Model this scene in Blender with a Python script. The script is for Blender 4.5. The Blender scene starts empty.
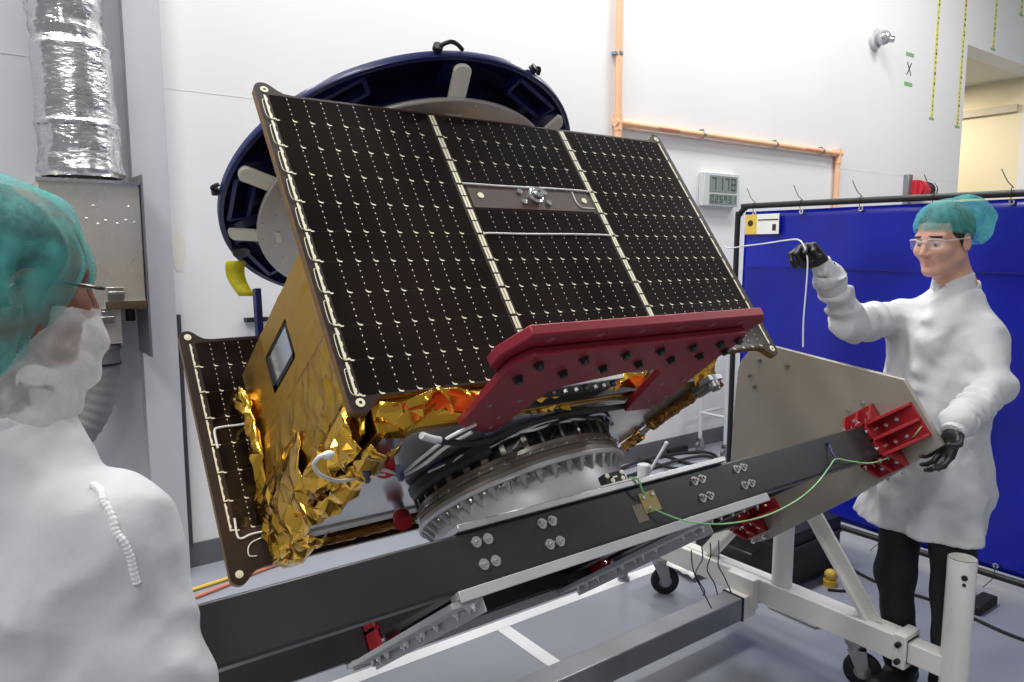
import bpy, math, random
import numpy as np
from mathutils import Vector, noise as mnoise

scene = bpy.context.scene
COL = scene.collection
PI = math.pi

# ------------------------------------------------------------------ frames
# world axes: X along the rails (u), Y across towards the back wall (v), Z up
S54, C54 = math.sin(math.radians(54)), math.cos(math.radians(54))
AZ = math.radians(53.5)
PITCH = math.atan(91 / 740.0)
CAM = np.array([0.0, 0.0, 1.70])
_fh = np.array([math.cos(AZ), math.sin(AZ), 0.0])
R_ = np.array([math.sin(AZ), -math.cos(AZ), 0.0])
FW = _fh * math.cos(PITCH) + np.array([0, 0, -math.sin(PITCH)])
UP = _fh * math.sin(PITCH) + np.array([0, 0, math.cos(PITCH)])


def pt(px, py, d):
    """point of the world seen at a place of the photograph, d metres deep"""
    return CAM + d * (R_ * (px - 512) / 740 + UP * (341 - py) / 740 + FW)


def tilt(u, w, n):
    """tilted frame of the table and spacecraft (u, w, n) -> world"""
    return np.array([u, w * S54 + n * C54, -w * C54 + n * S54])


# ------------------------------------------------------------------ materials
def rgb(r, g, b):
    def f(c):
        c /= 255.0
        return c / 12.92 if c <= 0.04045 else ((c + 0.055) / 1.055) ** 2.4
    return (f(r), f(g), f(b), 1.0)


def mat(name, col, rough=0.5, metal=0.0, var=0.0, vscale=6.0, bump=0.0, bscale=40.0, coat=0.0,
        spec=0.5, rvar=0.0, sub=0.0, voronoi=False, detail=4.0, stretch=None):
    m = bpy.data.materials.new(name)
    m.use_nodes = True
    nt = m.node_tree
    b = nt.nodes['Principled BSDF']
    b.inputs['Base Color'].default_value = col
    b.inputs['Roughness'].default_value = rough
    b.inputs['Metallic'].default_value = metal
    b.inputs['Coat Weight'].default_value = coat
    b.inputs['Specular IOR Level'].default_value = spec
    if sub:
        b.inputs['Subsurface Weight'].default_value = sub
        b.inputs['Subsurface Radius'].default_value = (0.012, 0.005, 0.003)
    tc = nt.nodes.new('ShaderNodeTexCoord')
    src = tc.outputs['Object']
    if stretch:
        mp = nt.nodes.new('ShaderNodeMapping')
        mp.inputs['Scale'].default_value = stretch
        nt.links.new(src, mp.inputs['Vector'])
        src = mp.outputs['Vector']
    if var or rvar:
        n = nt.nodes.new('ShaderNodeTexNoise')
        n.inputs['Scale'].default_value = vscale
        n.inputs['Detail'].default_value = detail
        nt.links.new(src, n.inputs['Vector'])
        if var:
            r = nt.nodes.new('ShaderNodeValToRGB')
            r.color_ramp.elements[0].position = 0.3
            r.color_ramp.elements[1].position = 0.7
            r.color_ramp.elements[0].color = tuple(c * (1 - var) for c in col[:3]) + (1,)
            r.color_ramp.elements[1].color = tuple(min(1, c * (1 + var)) for c in col[:3]) + (1,)
            nt.links.new(n.outputs['Fac'], r.inputs['Fac'])
            nt.links.new(r.outputs['Color'], b.inputs['Base Color'])
        if rvar:
            mr = nt.nodes.new('ShaderNodeMapRange')
            mr.inputs['From Min'].default_value = 0.3
            mr.inputs['From Max'].default_value = 0.7
            mr.inputs['To Min'].default_value = max(0.02, rough - rvar)
            mr.inputs['To Max'].default_value = min(1, rough + rvar)
            nt.links.new(n.outputs['Fac'], mr.inputs['Value'])
            nt.links.new(mr.outputs['Result'], b.inputs['Roughness'])
    if bump:
        if voronoi:
            t = nt.nodes.new('ShaderNodeTexVoronoi')
            t.inputs['Scale'].default_value = bscale
            o = t.outputs['Distance']
        else:
            t = nt.nodes.new('ShaderNodeTexNoise')
            t.inputs['Scale'].default_value = bscale
            t.inputs['Detail'].default_value = 3.0
            o = t.outputs['Fac']
        nt.links.new(src, t.inputs['Vector'])
        bm = nt.nodes.new('ShaderNodeBump')
        bm.inputs['Strength'].default_value = bump
        bm.inputs['Distance'].default_value = 0.01
        nt.links.new(o, bm.inputs['Height'])
        nt.links.new(bm.outputs['Normal'], b.inputs['Normal'])
    return m


def emit(name, col, s):
    m = bpy.data.materials.new(name)
    m.use_nodes = True
    b = m.node_tree.nodes['Principled BSDF']
    b.inputs['Base Color'].default_value = col
    b.inputs['Emission Color'].default_value = col
    b.inputs['Emission Strength'].default_value = s
    return m


def veil(name, col, alpha, vscale=18.0, avar=0.25):
    """thin non-woven cloth: scattering with see-through gaps"""
    m = mat(name, col, 0.8)
    nt = m.node_tree
    b = nt.nodes['Principled BSDF']
    out = nt.nodes['Material Output']
    tr = nt.nodes.new('ShaderNodeBsdfTransparent')
    tl = nt.nodes.new('ShaderNodeBsdfTranslucent')
    tl.inputs['Color'].default_value = col
    mx0 = nt.nodes.new('ShaderNodeMixShader')
    mx0.inputs['Fac'].default_value = 0.35
    nt.links.new(b.outputs[0], mx0.inputs[1])
    nt.links.new(tl.outputs[0], mx0.inputs[2])
    mx = nt.nodes.new('ShaderNodeMixShader')
    tc = nt.nodes.new('ShaderNodeTexCoord')
    n = nt.nodes.new('ShaderNodeTexNoise')
    n.inputs['Scale'].default_value = vscale
    n.inputs['Detail'].default_value = 6
    n.inputs['Distortion'].default_value = 1.0
    nt.links.new(tc.outputs['Object'], n.inputs['Vector'])
    mr = nt.nodes.new('ShaderNodeMapRange')
    mr.inputs['From Min'].default_value = 0.35
    mr.inputs['From Max'].default_value = 0.65
    mr.inputs['To Min'].default_value = alpha - avar
    mr.inputs['To Max'].default_value = min(1, alpha + avar)
    nt.links.new(n.outputs['Fac'], mr.inputs['Value'])
    nt.links.new(mr.outputs['Result'], mx.inputs['Fac'])
    nt.links.new(tr.outputs[0], mx.inputs[1])
    nt.links.new(mx0.outputs[0], mx.inputs[2])
    nt.links.new(mx.outputs[0], out.inputs['Surface'])
    return m


M = {}
M['wall'] = mat('white painted wall', rgb(232, 232, 232), 0.55, var=0.015, vscale=1.2)
M['grey_wall'] = mat('pale grey wall', rgb(196, 197, 202), 0.5, var=0.02, vscale=1.5)
M['cream_wall'] = mat('cream wall', rgb(240, 226, 190), 0.6)
M['seam'] = mat('wall seam', rgb(224, 224, 224), 0.5)
M['base_grey'] = mat('dark grey vinyl base', rgb(98, 100, 106), 0.5)
M['floor'] = mat('blue grey epoxy floor', rgb(146, 150, 160), 0.22, var=0.05, vscale=1.4, rvar=0.06)
M['floor_tape'] = mat('white floor tape', rgb(236, 236, 238), 0.5)
M['black_paint'] = mat('black satin paint', rgb(40, 41, 43), 0.34, var=0.12, vscale=3, rvar=0.06)
M['black'] = mat('matte black', rgb(22, 22, 24), 0.5)
M['black_rubber'] = mat('black rubber', rgb(26, 26, 28), 0.7)
M['steel'] = mat('brushed steel', rgb(176, 176, 176), 0.32, 1.0, var=0.08, vscale=8)
M['bright_steel'] = mat('bright steel', rgb(225, 225, 225), 0.18, 1.0)
M['tube_steel'] = mat('grey steel tube', rgb(150, 152, 156), 0.34, 0.75, var=0.08, vscale=5, rvar=0.05)
M['alu'] = mat('machined aluminium', rgb(200, 200, 202), 0.3, 0.9, var=0.05, vscale=10, rvar=0.06)
M['alu_plate'] = mat('tan aluminium plate', rgb(168, 162, 152), 0.4, 0.5, var=0.06, vscale=3, rvar=0.08)
M['alu_angle'] = mat('galvanised angle', rgb(186, 188, 190), 0.45, 0.35, var=0.06, vscale=8)
M['cast'] = mat('pale cast ring', rgb(206, 206, 208), 0.42, 0.55, var=0.05, vscale=10)
M['navy'] = mat('shaded navy enamel', rgb(14, 20, 58), 0.4)  # darker copy of the blue enamel: recess shade put into the colour
M['deck'] = mat('polished deck plate', rgb(196, 198, 204), 0.22, 0.85, rvar=0.05, vscale=5)
M['red'] = mat('red anodised aluminium', rgb(134, 26, 44), 0.42, 0.15, var=0.06, vscale=6)
M['gusset_red'] = mat('red gusset paint', rgb(160, 30, 40), 0.4, 0.1)
M['red_cap'] = mat('red plastic cap', rgb(205, 28, 42), 0.4)
M['dark_ring'] = mat('dark ring metal', rgb(150, 146, 138), 0.28, 0.9, var=0.15, vscale=9)
M['dark_band'] = mat('black anodised ring', rgb(36, 35, 34), 0.4, 0.3)
M['dome'] = mat('black dome', rgb(52, 52, 54), 0.35, 0.3)
M['blue'] = mat('navy blue enamel', rgb(24, 34, 92), 0.35, coat=0.2, var=0.08, vscale=4)
M['hub_grey'] = mat('warm grey hub plate', rgb(188, 184, 178), 0.38, 0.45, var=0.04, vscale=5)
M['pad'] = mat('ivory pad', rgb(226, 224, 208), 0.5)
M['white_paint'] = mat('white gloss paint', rgb(232, 231, 226), 0.3, var=0.02, vscale=4)
M['cell'] = mat('solar cell', (0.0095, 0.0052, 0.0042, 1), 0.14, var=0.45, vscale=4, spec=0.22, detail=1)
M['panel'] = mat('panel face sheet', rgb(46, 34, 30), 0.45, spec=0.3)
M['panel_edge'] = mat('panel honeycomb edge', rgb(120, 88, 40), 0.42, 0.3, var=0.15, vscale=30)
M['bus'] = mat('silver interconnect', rgb(236, 230, 205), 0.4, 0.1)
M['wire_white'] = mat('white wire', rgb(225, 226, 224), 0.45)
M['wire_blue'] = mat('blue wire', rgb(40, 50, 100), 0.5)
M['wire_green'] = mat('yellow green wire', rgb(138, 196, 132), 0.4, var=0.35, vscale=9)
M['foil'] = mat('gold foil', (0.74, 0.43, 0.055, 1), 0.17, 1.0, bump=0.16, bscale=30, rvar=0.05, vscale=20)
M['foil_flat'] = mat('gold foil taut', (0.56, 0.32, 0.035, 1), 0.34, 1.0, bump=0.10, bscale=14, rvar=0.08, vscale=6)
M['foil_dark'] = mat('amber foil wrap', (0.42, 0.20, 0.05, 1), 0.24, 1.0, bump=0.6, bscale=50)
M['mirror'] = mat('radiator mirror', rgb(206, 214, 224), 0.12, 0.9)
M['pipe'] = mat('salmon plastic pipe', rgb(240, 186, 146), 0.5, var=0.05, vscale=3)
M['pipe_mark'] = mat('pipe print red', rgb(220, 142, 118), 0.5)
M['lcd'] = mat('lcd grey', rgb(132, 142, 140), 0.25)
M['lcd_dark'] = mat('lcd digit', rgb(84, 92, 92), 0.4)
M['lcd_bezel'] = mat('clock bezel', rgb(205, 207, 208), 0.4)
M['curtain'] = mat('blue welding vinyl', rgb(14, 26, 156), 0.26, var=0.35, vscale=1.6, bump=0.15, bscale=3.5, detail=2)
M['strobe'] = mat('red strobe body', rgb(196, 38, 52), 0.35)
M['cabinet_steel'] = mat('stainless sheet', rgb(214, 210, 202), 0.3, 0.7, bump=0.1, bscale=5, rvar=0.06, vscale=4)
M['duct_foil'] = mat('aluminium duct foil', rgb(214, 214, 216), 0.26, 1.0, bump=0.55, bscale=26, rvar=0.1, vscale=8, stretch=(1, 1, 2.5))
M['duct_grey'] = mat('grey flexible hose', rgb(122, 122, 124), 0.55)
M['tape_yellow'] = mat('yellow scale tape', rgb(222, 218, 130), 0.5)
M['tape_green'] = mat('green tape', rgb(128, 178, 118), 0.5)
M['ink'] = mat('black ink', rgb(40, 42, 36), 0.6)
M['tag_yellow'] = mat('yellow green ribbon', rgb(196, 188, 26), 0.5, var=0.25, vscale=30)
M['paper'] = mat('paper', rgb(236, 236, 230), 0.6)
M['label_yellow'] = mat('label yellow', rgb(226, 190, 74), 0.5)
M['gold_tag'] = mat('gold tag', rgb(156, 136, 84), 0.35, 0.3)
M['skin'] = mat('fair skin', rgb(208, 160, 140), 0.5, var=0.06, vscale=30, sub=0.15)
M['skin_dark'] = mat('brown skin', rgb(128, 84, 62), 0.5, sub=0.1)
M['lip'] = mat('lips', rgb(198, 144, 130), 0.45)
M['stubble'] = mat('shaved skin', rgb(178, 136, 122), 0.55, var=0.08, vscale=60)
M['hair'] = mat('dark brown hair', rgb(42, 32, 28), 0.55, bump=0.5, bscale=120, stretch=(1, 1, 0.2))
M['eye'] = mat('eye', rgb(52, 38, 34), 0.2)
M['eye_white'] = mat('eye white', rgb(160, 146, 140), 0.3)
M['coat'] = mat('white cleanroom cloth', rgb(204, 205, 208), 0.75, bump=0.45, bscale=13, var=0.015, vscale=6)
def crease(m, scale, strength, dist):
    """ridged cloth creases on top of a material"""
    nt = m.node_tree; bs = nt.nodes['Principled BSDF']
    tc = nt.nodes.new('ShaderNodeTexCoord'); n = nt.nodes.new('ShaderNodeTexNoise'); n.noise_type = 'RIDGED_MULTIFRACTAL'
    n.inputs['Scale'].default_value = scale; n.inputs['Detail'].default_value = 2.0; n.inputs['Distortion'].default_value = .6
    mp = nt.nodes.new('ShaderNodeMapping'); mp.inputs['Scale'].default_value = (1, 1, .6)
    nt.links.new(tc.outputs['Object'], mp.inputs['Vector']); nt.links.new(mp.outputs['Vector'], n.inputs['Vector'])
    bp = nt.nodes.new('ShaderNodeBump'); bp.inputs['Strength'].default_value = strength; bp.inputs['Distance'].default_value = dist
    nt.links.new(n.outputs['Fac'], bp.inputs['Height'])
    if bs.inputs['Normal'].links:
        nt.links.new(bs.inputs['Normal'].links[0].from_socket, bp.inputs['Normal'])
    nt.links.new(bp.outputs['Normal'], bs.inputs['Normal'])


crease(M['coat'], 5.5, .8, .03)
M['knit'] = mat('knit cuff', rgb(222, 222, 224), 0.85, bump=0.5, bscale=160)
M['glove'] = mat('black nitrile', rgb(28, 28, 30), 0.42, bump=0.15, bscale=60)
M['trouser'] = mat('black trousers', rgb(20, 20, 23), 0.8, bump=0.2, bscale=20)
M['shoe'] = mat('dark shoe', rgb(30, 30, 33), 0.5)
M['cap'] = veil('teal bouffant cloth', rgb(100, 194, 190), 0.46, 12, 0.24)
M['mask'] = veil('white mesh mask', rgb(232, 232, 232), 0.60, 16, 0.25)
M['lens'] = veil('clear lens', rgb(235, 238, 240), 0.10, 5, 0.02)
M['frame_clear'] = mat('clear plastic frame', rgb(210, 214, 216), 0.2)
M['seal'] = mat('coat seam', rgb(230, 230, 232), 0.8)
M['stain'] = mat('rust stain', rgb(231, 227, 214), 0.6)
M['crystal'] = mat('camera dome', rgb(190, 192, 194), 0.12, 0.6)


# ------------------------------------------------------------------ mesh builder
class MB:
    def __init__(self):
        self.v, self.f, self.m, self.flat = [], [], [], []
        self.mi = 0

    def add(self, vs, fs, flat=False):
        b = len(self.v)
        self.v += [tuple(float(c) for c in p) for p in vs]
        for q in fs:
            self.f.append(tuple(i + b for i in q))
            self.m.append(self.mi)
            self.flat.append(flat)

    def box(self, lo, hi):
        x0, y0, z0 = lo
        x1, y1, z1 = hi
        vs = [(x0, y0, z0), (x1, y0, z0), (x1, y1, z0), (x0, y1, z0), (x0, y0, z1), (x1, y0, z1), (x1, y1, z1), (x0, y1, z1)]
        self.add(vs, [(3, 2, 1, 0), (4, 5, 6, 7), (0, 1, 5, 4), (1, 2, 6, 5), (2, 3, 7, 6), (3, 0, 4, 7)], True)

    def beam(self, p, q, w, h, up=(0, 0, 1)):
        p, q, up = np.array(p, float), np.array(q, float), np.array(up, float)
        d = (q - p) / np.linalg.norm(q - p)
        s = np.cross(d, up); s /= np.linalg.norm(s)
        t = np.cross(s, d)
        vs = []
        for e in (p, q):
            for a, b in ((-1, -1), (1, -1), (1, 1), (-1, 1)):
                vs.append(e + s * a * w / 2 + t * b * h / 2)
        self.add(vs, [(0, 1, 2, 3), (7, 6, 5, 4), (0, 4, 5, 1), (1, 5, 6, 2), (2, 6, 7, 3), (3, 7, 4, 0)], True)

    def cyl(self, p, q, r, seg=20, r2=None, caps=True):
        p, q = np.array(p, float), np.array(q, float)
        r2 = r if r2 is None else r2
        d = (q - p) / np.linalg.norm(q - p)
        a = np.array([0, 0, 1.0]) if abs(d[2]) < 0.9 else np.array([1.0, 0, 0])
        s = np.cross(d, a); s /= np.linalg.norm(s)
        t = np.cross(d, s)
        vs = []
        for e, rr in ((p, r), (q, r2)):
            for k in range(seg):
                an = 2 * PI * k / seg
                vs.append(e + rr * (s * math.cos(an) + t * math.sin(an)))
        fs = [(k, (k + 1) % seg, (k + 1) % seg + seg, k + seg) for k in range(seg)]
        self.add(vs, fs)
        if caps:
            self.add(vs[:seg], [tuple(range(seg - 1, -1, -1))], True)
            self.add(vs[seg:], [tuple(range(seg))], True)

    def tube(self, pts, r, seg=8, sub=6, rfun=None):
        P = [np.array(p, float) for p in pts]
        if sub > 1 and len(P) > 2:
            out = []
            for i in range(len(P) - 1):
                p0 = P[max(i - 1, 0)]; p1 = P[i]; p2 = P[i + 1]; p3 = P[min(i + 2, len(P) - 1)]
                for k in range(sub):
                    t = k / sub
                    out.append(0.5 * (2 * p1 + (p2 - p0) * t + (2 * p0 - 5 * p1 + 4 * p2 - p3) * t * t + (3 * p1 - p0 - 3 * p2 + p3) * t ** 3))
            out.append(P[-1])
            P = out
        n = len(P)
        vs = []
        s = None
        for i in range(n):
            d = P[min(i + 1, n - 1)] - P[max(i - 1, 0)]
            d /= (np.linalg.norm(d) + 1e-12)
            if s is None:
                a = np.array([0, 0, 1.0]) if abs(d[2]) < 0.9 else np.array([1.0, 0, 0])
                s = np.cross(d, a)
            s = s - d * (s @ d)
            s /= (np.linalg.norm(s) + 1e-12)
            t = np.cross(d, s)
            rr = r if rfun is None else r * rfun(i / (n - 1))
            for k in range(seg):
                an = 2 * PI * k / seg
                vs.append(P[i] + rr * (s * math.cos(an) + t * math.sin(an)))
        fs = [(i * seg + k, i * seg + (k + 1) % seg, (i + 1) * seg + (k + 1) % seg, (i + 1) * seg + k) for i in range(n - 1) for k in range(seg)]
        fs += [tuple(range(seg - 1, -1, -1)), tuple((n - 1) * seg + k for k in range(seg))]
        self.add(vs, fs)

    def prism(self, poly, axis, a0, a1):
        """poly: 2-D outline in the other two axes (cyclic order), extruded along axis"""
        n = len(poly)

        def P(a, b, c):
            return {0: (c, a, b), 1: (a, c, b), 2: (a, b, c)}[axis]
        vs = [P(a, b, a0) for a, b in poly] + [P(a, b, a1) for a, b in poly]
        area = sum(poly[i][0] * poly[(i + 1) % n][1] - poly[(i + 1) % n][0] * poly[i][1] for i in range(n))
        flip = (area < 0) ^ (axis == 1) ^ (a1 < a0)
        fs = [tuple(range(n - 1, -1, -1)), tuple(range(n, 2 * n))] + [(i, (i + 1) % n, (i + 1) % n + n, i + n) for i in range(n)]
        if flip:
            fs = [tuple(reversed(q)) for q in fs]
        self.add(vs, fs, True)

    def lathe(self, prof, c, seg=72, axis=2, closed=False, a0=0.0, a1=2 * PI):
        """prof: (radius, height) list turned about a line through c along axis"""
        full = abs(a1 - a0 - 2 * PI) < 1e-6
        ns = seg if full else seg + 1
        n = len(prof)
        vs = []
        for k in range(ns):
            an = a0 + (a1 - a0) * k / seg
            for r, h in prof:
                a, b = r * math.cos(an), r * math.sin(an)
                if axis == 2:
                    vs.append((c[0] + a, c[1] + b, c[2] + h))
                elif axis == 0:
                    vs.append((c[0] + h, c[1] + a, c[2] + b))
                else:
                    vs.append((c[0] + a, c[1] + h, c[2] + b))
        fs = []
        for k in range(seg):
            k2 = (k + 1) % ns
            for i in range(n if closed else n - 1):
                j = (i + 1) % n
                q = (k * n + i, k2 * n + i, k2 * n + j, k * n + j)
                fs.append(q if axis != 1 else tuple(reversed(q)))
        self.add(vs, fs)

    def ball(self, c, r, seg=14, rings=9, sc=(1, 1, 1)):
        vs = [(c[0], c[1], c[2] - r * sc[2])]
        for i in range(1, rings):
            th = PI * i / rings - PI / 2
            for k in range(seg):
                an = 2 * PI * k / seg
                vs.append((c[0] + r * sc[0] * math.cos(th) * math.cos(an), c[1] + r * sc[1] * math.cos(th) * math.sin(an), c[2] + r * sc[2] * math.sin(th)))
        vs.append((c[0], c[1], c[2] + r * sc[2]))
        fs = [(0, 1 + (k + 1) % seg, 1 + k) for k in range(seg)]
        for i in range(rings - 2):
            for k in range(seg):
                fs.append((1 + i * seg + k, 1 + i * seg + (k + 1) % seg, 1 + (i + 1) * seg + (k + 1) % seg, 1 + (i + 1) * seg + k))
        b = 1 + (rings - 2) * seg
        fs += [(b + k, b + (k + 1) % seg, len(vs) - 1) for k in range(seg)]
        self.add(vs, fs)

    def bolt(self, p, d, r=0.009, h=0.007, washer=True):
        p, d = np.array(p, float), np.array(d, float)
        d = d / np.linalg.norm(d)
        if washer:
            self.cyl(p, p + d * 0.002, r * 1.45, 14)
        self.cyl(p + d * 0.002, p + d * (0.002 + h), r, 6)
        self.cyl(p + d * (0.002 + h), p + d * (0.004 + h * 1.6), r * 0.5, 8)

    def quad(self, a, b, c, d):
        self.add([a, b, c, d], [(0, 1, 2, 3)], True)

    def build(self, name, mats, parent=None, bevel=0.0, ang=35):
        me = bpy.data.meshes.new(name)
        o0 = np.array(parent.get('_o', (0, 0, 0)) if parent else (0, 0, 0), float) if not hasattr(self, 'org') else np.array(self.org)
        vs = np.array(self.v) - o0
        me.from_pydata(vs.tolist(), [], self.f)
        if not isinstance(mats, (list, tuple)):
            mats = [mats]
        for m in mats:
            me.materials.append(m)
        me.polygons.foreach_set('material_index', self.m)
        me.polygons.foreach_set('use_smooth', [not x for x in self.flat])
        me.update()
        try:
            me.set_sharp_from_angle(angle=math.radians(ang))
        except Exception:
            pass
        o = bpy.data.objects.new(name, me)
        COL.objects.link(o)
        if parent:
            o.parent = parent
            o['_o'] = tuple(o0)
        if bevel:
            b = o.modifiers.new('edge', 'BEVEL')
            b.width = bevel
            b.segments = 2
            b.limit_method = 'ANGLE'
            b.angle_limit = math.radians(40)
        return o


def tag(o, label, cat, group=None, kind=None):
    if label:
        o['label'] = label
    if cat:
        o['category'] = cat
    if group:
        o['group'] = group
    if kind:
        o['kind'] = kind
    return o


def thing(name, label, cat, org=(0, 0, 0), tilted=False, group=None):
    o = bpy.data.objects.new(name, None)
    o.empty_display_size = 0.05
    COL.objects.link(o)
    if tilted:
        o.location = tilt(*org)
        o.rotation_euler = (math.radians(-36), 0, 0)
    else:
        o.location = org
    o['_o'] = tuple(float(c) for c in org)
    return tag(o, label, cat, group)


def single(mb, name, mats, label, cat, org=None, tilted=False, group=None, bevel=0.0):
    """a thing that is one mesh, with its origin at its base"""
    vs = np.array(mb.v)
    if org is None:
        org = (vs.min(0) + vs.max(0)) / 2
        org[2] = vs[:, 2].min()
    mb.org = tuple(org)
    o = mb.build(name, mats, None, bevel)
    if tilted:
        o.location = tilt(*org)
        o.rotation_euler = (math.radians(-36), 0, 0)
    else:
        o.location = org
    return tag(o, label, cat, group)


def struct(mb, name, m, bevel=0.0):
    o = mb.build(name, m, None, bevel)
    o['kind'] = 'structure'
    return o


def copy_tree(o, parent=None):
    c = o.copy()
    COL.objects.link(c)
    if parent:
        c.parent = parent
    for ch in list(o.children):
        copy_tree(ch, c)
    return c


# ------------------------------------------------------------------ room shell
WV = 4.10            # back wall plane
mb = MB(); mb.box((-6, -5, -0.08), (13, 8.5, 0.0)); struct(mb, 'floor', M['floor'])
mb = MB()
mb.box((0.862, WV, 0), (9.71, WV + 0.25, 6.0))
mb.box((9.71, WV, 4.10), (13.5, WV + 0.25, 6.0))
mb.box((12.15, WV, 0), (13.5, WV + 0.25, 4.10))
struct(mb, 'wall_back', M['wall'])
mb = MB(); mb.box((12.15, WV + 0.25, 0), (12.3, 9.0, 4.10)); struct(mb, 'wall_recess', M['cream_wall'])
mb = MB(); mb.box((9.0, WV + 0.25, 4.10), (12.3, 9.0, 4.25)); struct(mb, 'ceiling_recess', mat('recess soffit', rgb(226, 220, 206), 0.6))
mb = MB(); mb.box((12.09, WV + 0.30, 3.64), (12.15, 5.2, 3.74)); struct(mb, 'trim_1', mat('recess ledge', rgb(206, 196, 170), 0.5))
mb = MB(); mb.box((-6, 4.06, 0), (0.848, 4.35, 6.0)); struct(mb, 'wall_left', M['grey_wall'])
mb = MB(); mb.box((0.685, 3.97, 0), (0.846, 4.06, 6.0)); struct(mb, 'trim_2', M['grey_wall'])
mb = MB(); mb.box((0.838, 4.050, 0.13), (0.884, 4.14, 1.37)); struct(mb, 'trim_3', mat('dark edge strip', rgb(66, 67, 71), .5))
mb = MB(); mb.box((0.88, WV - 0.001, 2.50), (9.70, WV, 2.505)); struct(mb, 'trim_4', M['seam'])
mb = MB(); mb.box((-6, 4.058, 2.56), (0.30, 4.06, 2.566)); struct(mb, 'trim_5', M['lcd_bezel'])
mb = MB(); mb.box((0.864, WV - 0.012, 0.0), (9.7, WV, 0.132)); struct(mb, 'baseboard_back', M['base_grey'])
mb = MB(); mb.box((-6, 4.048, 0.0), (0.685, 4.06, 0.132)); struct(mb, 'baseboard_left', M['base_grey'])

# white tape lines on the floor
mb = MB(); mb.box((-1.5, 2.57, 0), (3.4, 2.635, 0.0012)); struct(mb, 'trim_6', M['floor_tape'])
mb = MB(); mb.box((1.82, 0.4, 0), (1.885, 2.568, 0.0012)); struct(mb, 'trim_7', M['floor_tape'])

# pale stain and bracket on the wall
mb = MB()
mb.prism([(0.90 + 0.035 * math.cos(a) * (1 + .2 * math.sin(3 * a)), 1.69 + 0.1 * math.sin(a)) for a in np.linspace(0, 2 * PI, 20)[:-1]], 1, WV - 0.002, WV)
single(mb, 'wall_stain', M['stain'], 'faint rusty stain on the white wall beside the grey corner', 'stain')
mb = MB(); mb.box((1.215, WV - 0.05, 1.312), (1.34, WV, 1.334))
single(mb, 'wall_bracket', M['black'], 'short black bracket on the white wall behind the gold body', 'bracket')

# ------------------------------------------------------------------ salmon conduit pipe on the back wall
t = thing('conduit_pipe', 'salmon orange plastic pipe running down and along the white wall', 'pipe', (4.0, WV - 0.04, 1.9))
r = 0.025; y = WV - 0.035
mb = MB(); mb.cyl((3.985, y, 2.62), (3.985, y, 5.9), r, 20); mb.build('riser_pipe', M['pipe'], t)
mb = MB(); mb.cyl((3.985, y, 2.637), (6.985, y, 2.637), r, 20); mb.build('run_pipe', M['pipe'], t)
mb = MB(); mb.cyl((6.985, y, 0.2), (6.985, y, 2.637), r, 20); mb.build('drop_pipe', M['pipe'], t)
mb = MB(); mb.cyl((3.985, y, 2.35), (3.985, y, 2.64), r * 1.15, 20); mb.tube([(3.985, y, 2.45), (3.995, y, 2.40), (4.04, y, 2.36), (4.2, y, 2.34)], r, 14)
mb.cyl((3.985, y, 2.58), (3.985, y, 2.70), r * 1.3, 20); mb.cyl((3.95, y, 2.637), (4.09, y, 2.637), r * 1.3, 20); mb.build('tee_fitting', M['pipe'], t)
mb = MB(); mb.cyl((6.985, y, 2.54), (6.985, y, 2.68), r * 1.25, 20); mb.cyl((6.88, y, 2.637), (7.03, y, 2.637), r * 1.25, 20); mb.build('elbow_fitting', M['pipe'], t)
for u in (4.95, 5.95, 6.7):
    mb = MB(); mb.lathe([(r * 1.02, -0.012), (r * 1.2, -0.012), (r * 1.2, 0.012), (r * 1.02, 0.012)], (u, y, 2.637), 20, axis=0, closed=True)
    mb.box((u - .012, y, 2.655), (u + .012, WV, 2.68)); mb.build('clamp', M['steel'], t)
mb = MB(); mb.lathe([(r * 1.02, -0.012), (r * 1.2, -0.012), (r * 1.2, 0.012), (r * 1.02, 0.012)], (3.985, y, 3.13), 20, axis=2, closed=True)
mb.box((3.94, y - .01, 3.12), (3.96, WV, 3.14)); mb.build('clamp', M['steel'], t)
for a, b in ((4.40, 4.64), (6.40, 6.72)):
    mb = MB(); mb.lathe([(r * 1.01, a), (r * 1.01, b)], (0, y, 2.637), 12, axis=0, a0=PI * .9, a1=PI * 1.25); mb.build('print_band', M['pipe_mark'], t)

# ------------------------------------------------------------------ digital clock
t = thing('wall_clock', 'grey framed digital wall clock with two liquid crystal displays', 'clock', (5.19, WV, 2.062))
mb = MB(); mb.box((4.958, WV - 0.06, 2.065), (5.42, WV, 2.34)); mb.build('housing', M['lcd_bezel'], t, 0.006)
mb = MB(); mb.box((5.025, WV - 0.064, 2.185), (5.385, WV - 0.058, 2.315)); mb.build('upper_display', M['lcd'], t)
mb = MB(); mb.box((5.025, WV - 0.064, 2.085), (5.385, WV - 0.058, 2.165)); mb.build('lower_display', M['lcd'], t)


def seg7(mb, x, z, w, h, on, y):
    th = w * 0.2
    s = {'a': (0, h - th, w, h), 'd': (0, 0, w, th), 'g': (0, h / 2 - th / 2, w, h / 2 + th / 2), 'f': (0, h / 2, th, h), 'e': (0, 0, th, h / 2),
         'b': (w - th, h / 2, w, h), 'c': (w - th, 0, w, h / 2)}
    for k in on:
        a, b, c, d = s[k]
        mb.box((x + a, y - 0.002, z + b), (x + c, y, z + d))


mb = MB()
for k, on in enumerate(('abc', 'bc', 'abc', 'abcdefg')):
    seg7(mb, 5.05 + k * 0.085, 2.20, 0.055, 0.10, on, WV - 0.064)
mb.build('large_digits', M['lcd_dark'], t)
mb = MB()
for k, on in enumerate(('abcdef', 'abged', 'acdefg', 'abcfg', 'abgcd', 'bc')):
    seg7(mb, 5.04 + k * 0.058, 2.097, 0.036, 0.055, on, WV - 0.064)
mb.build('small_digits', M['lcd_dark'], t)

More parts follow.
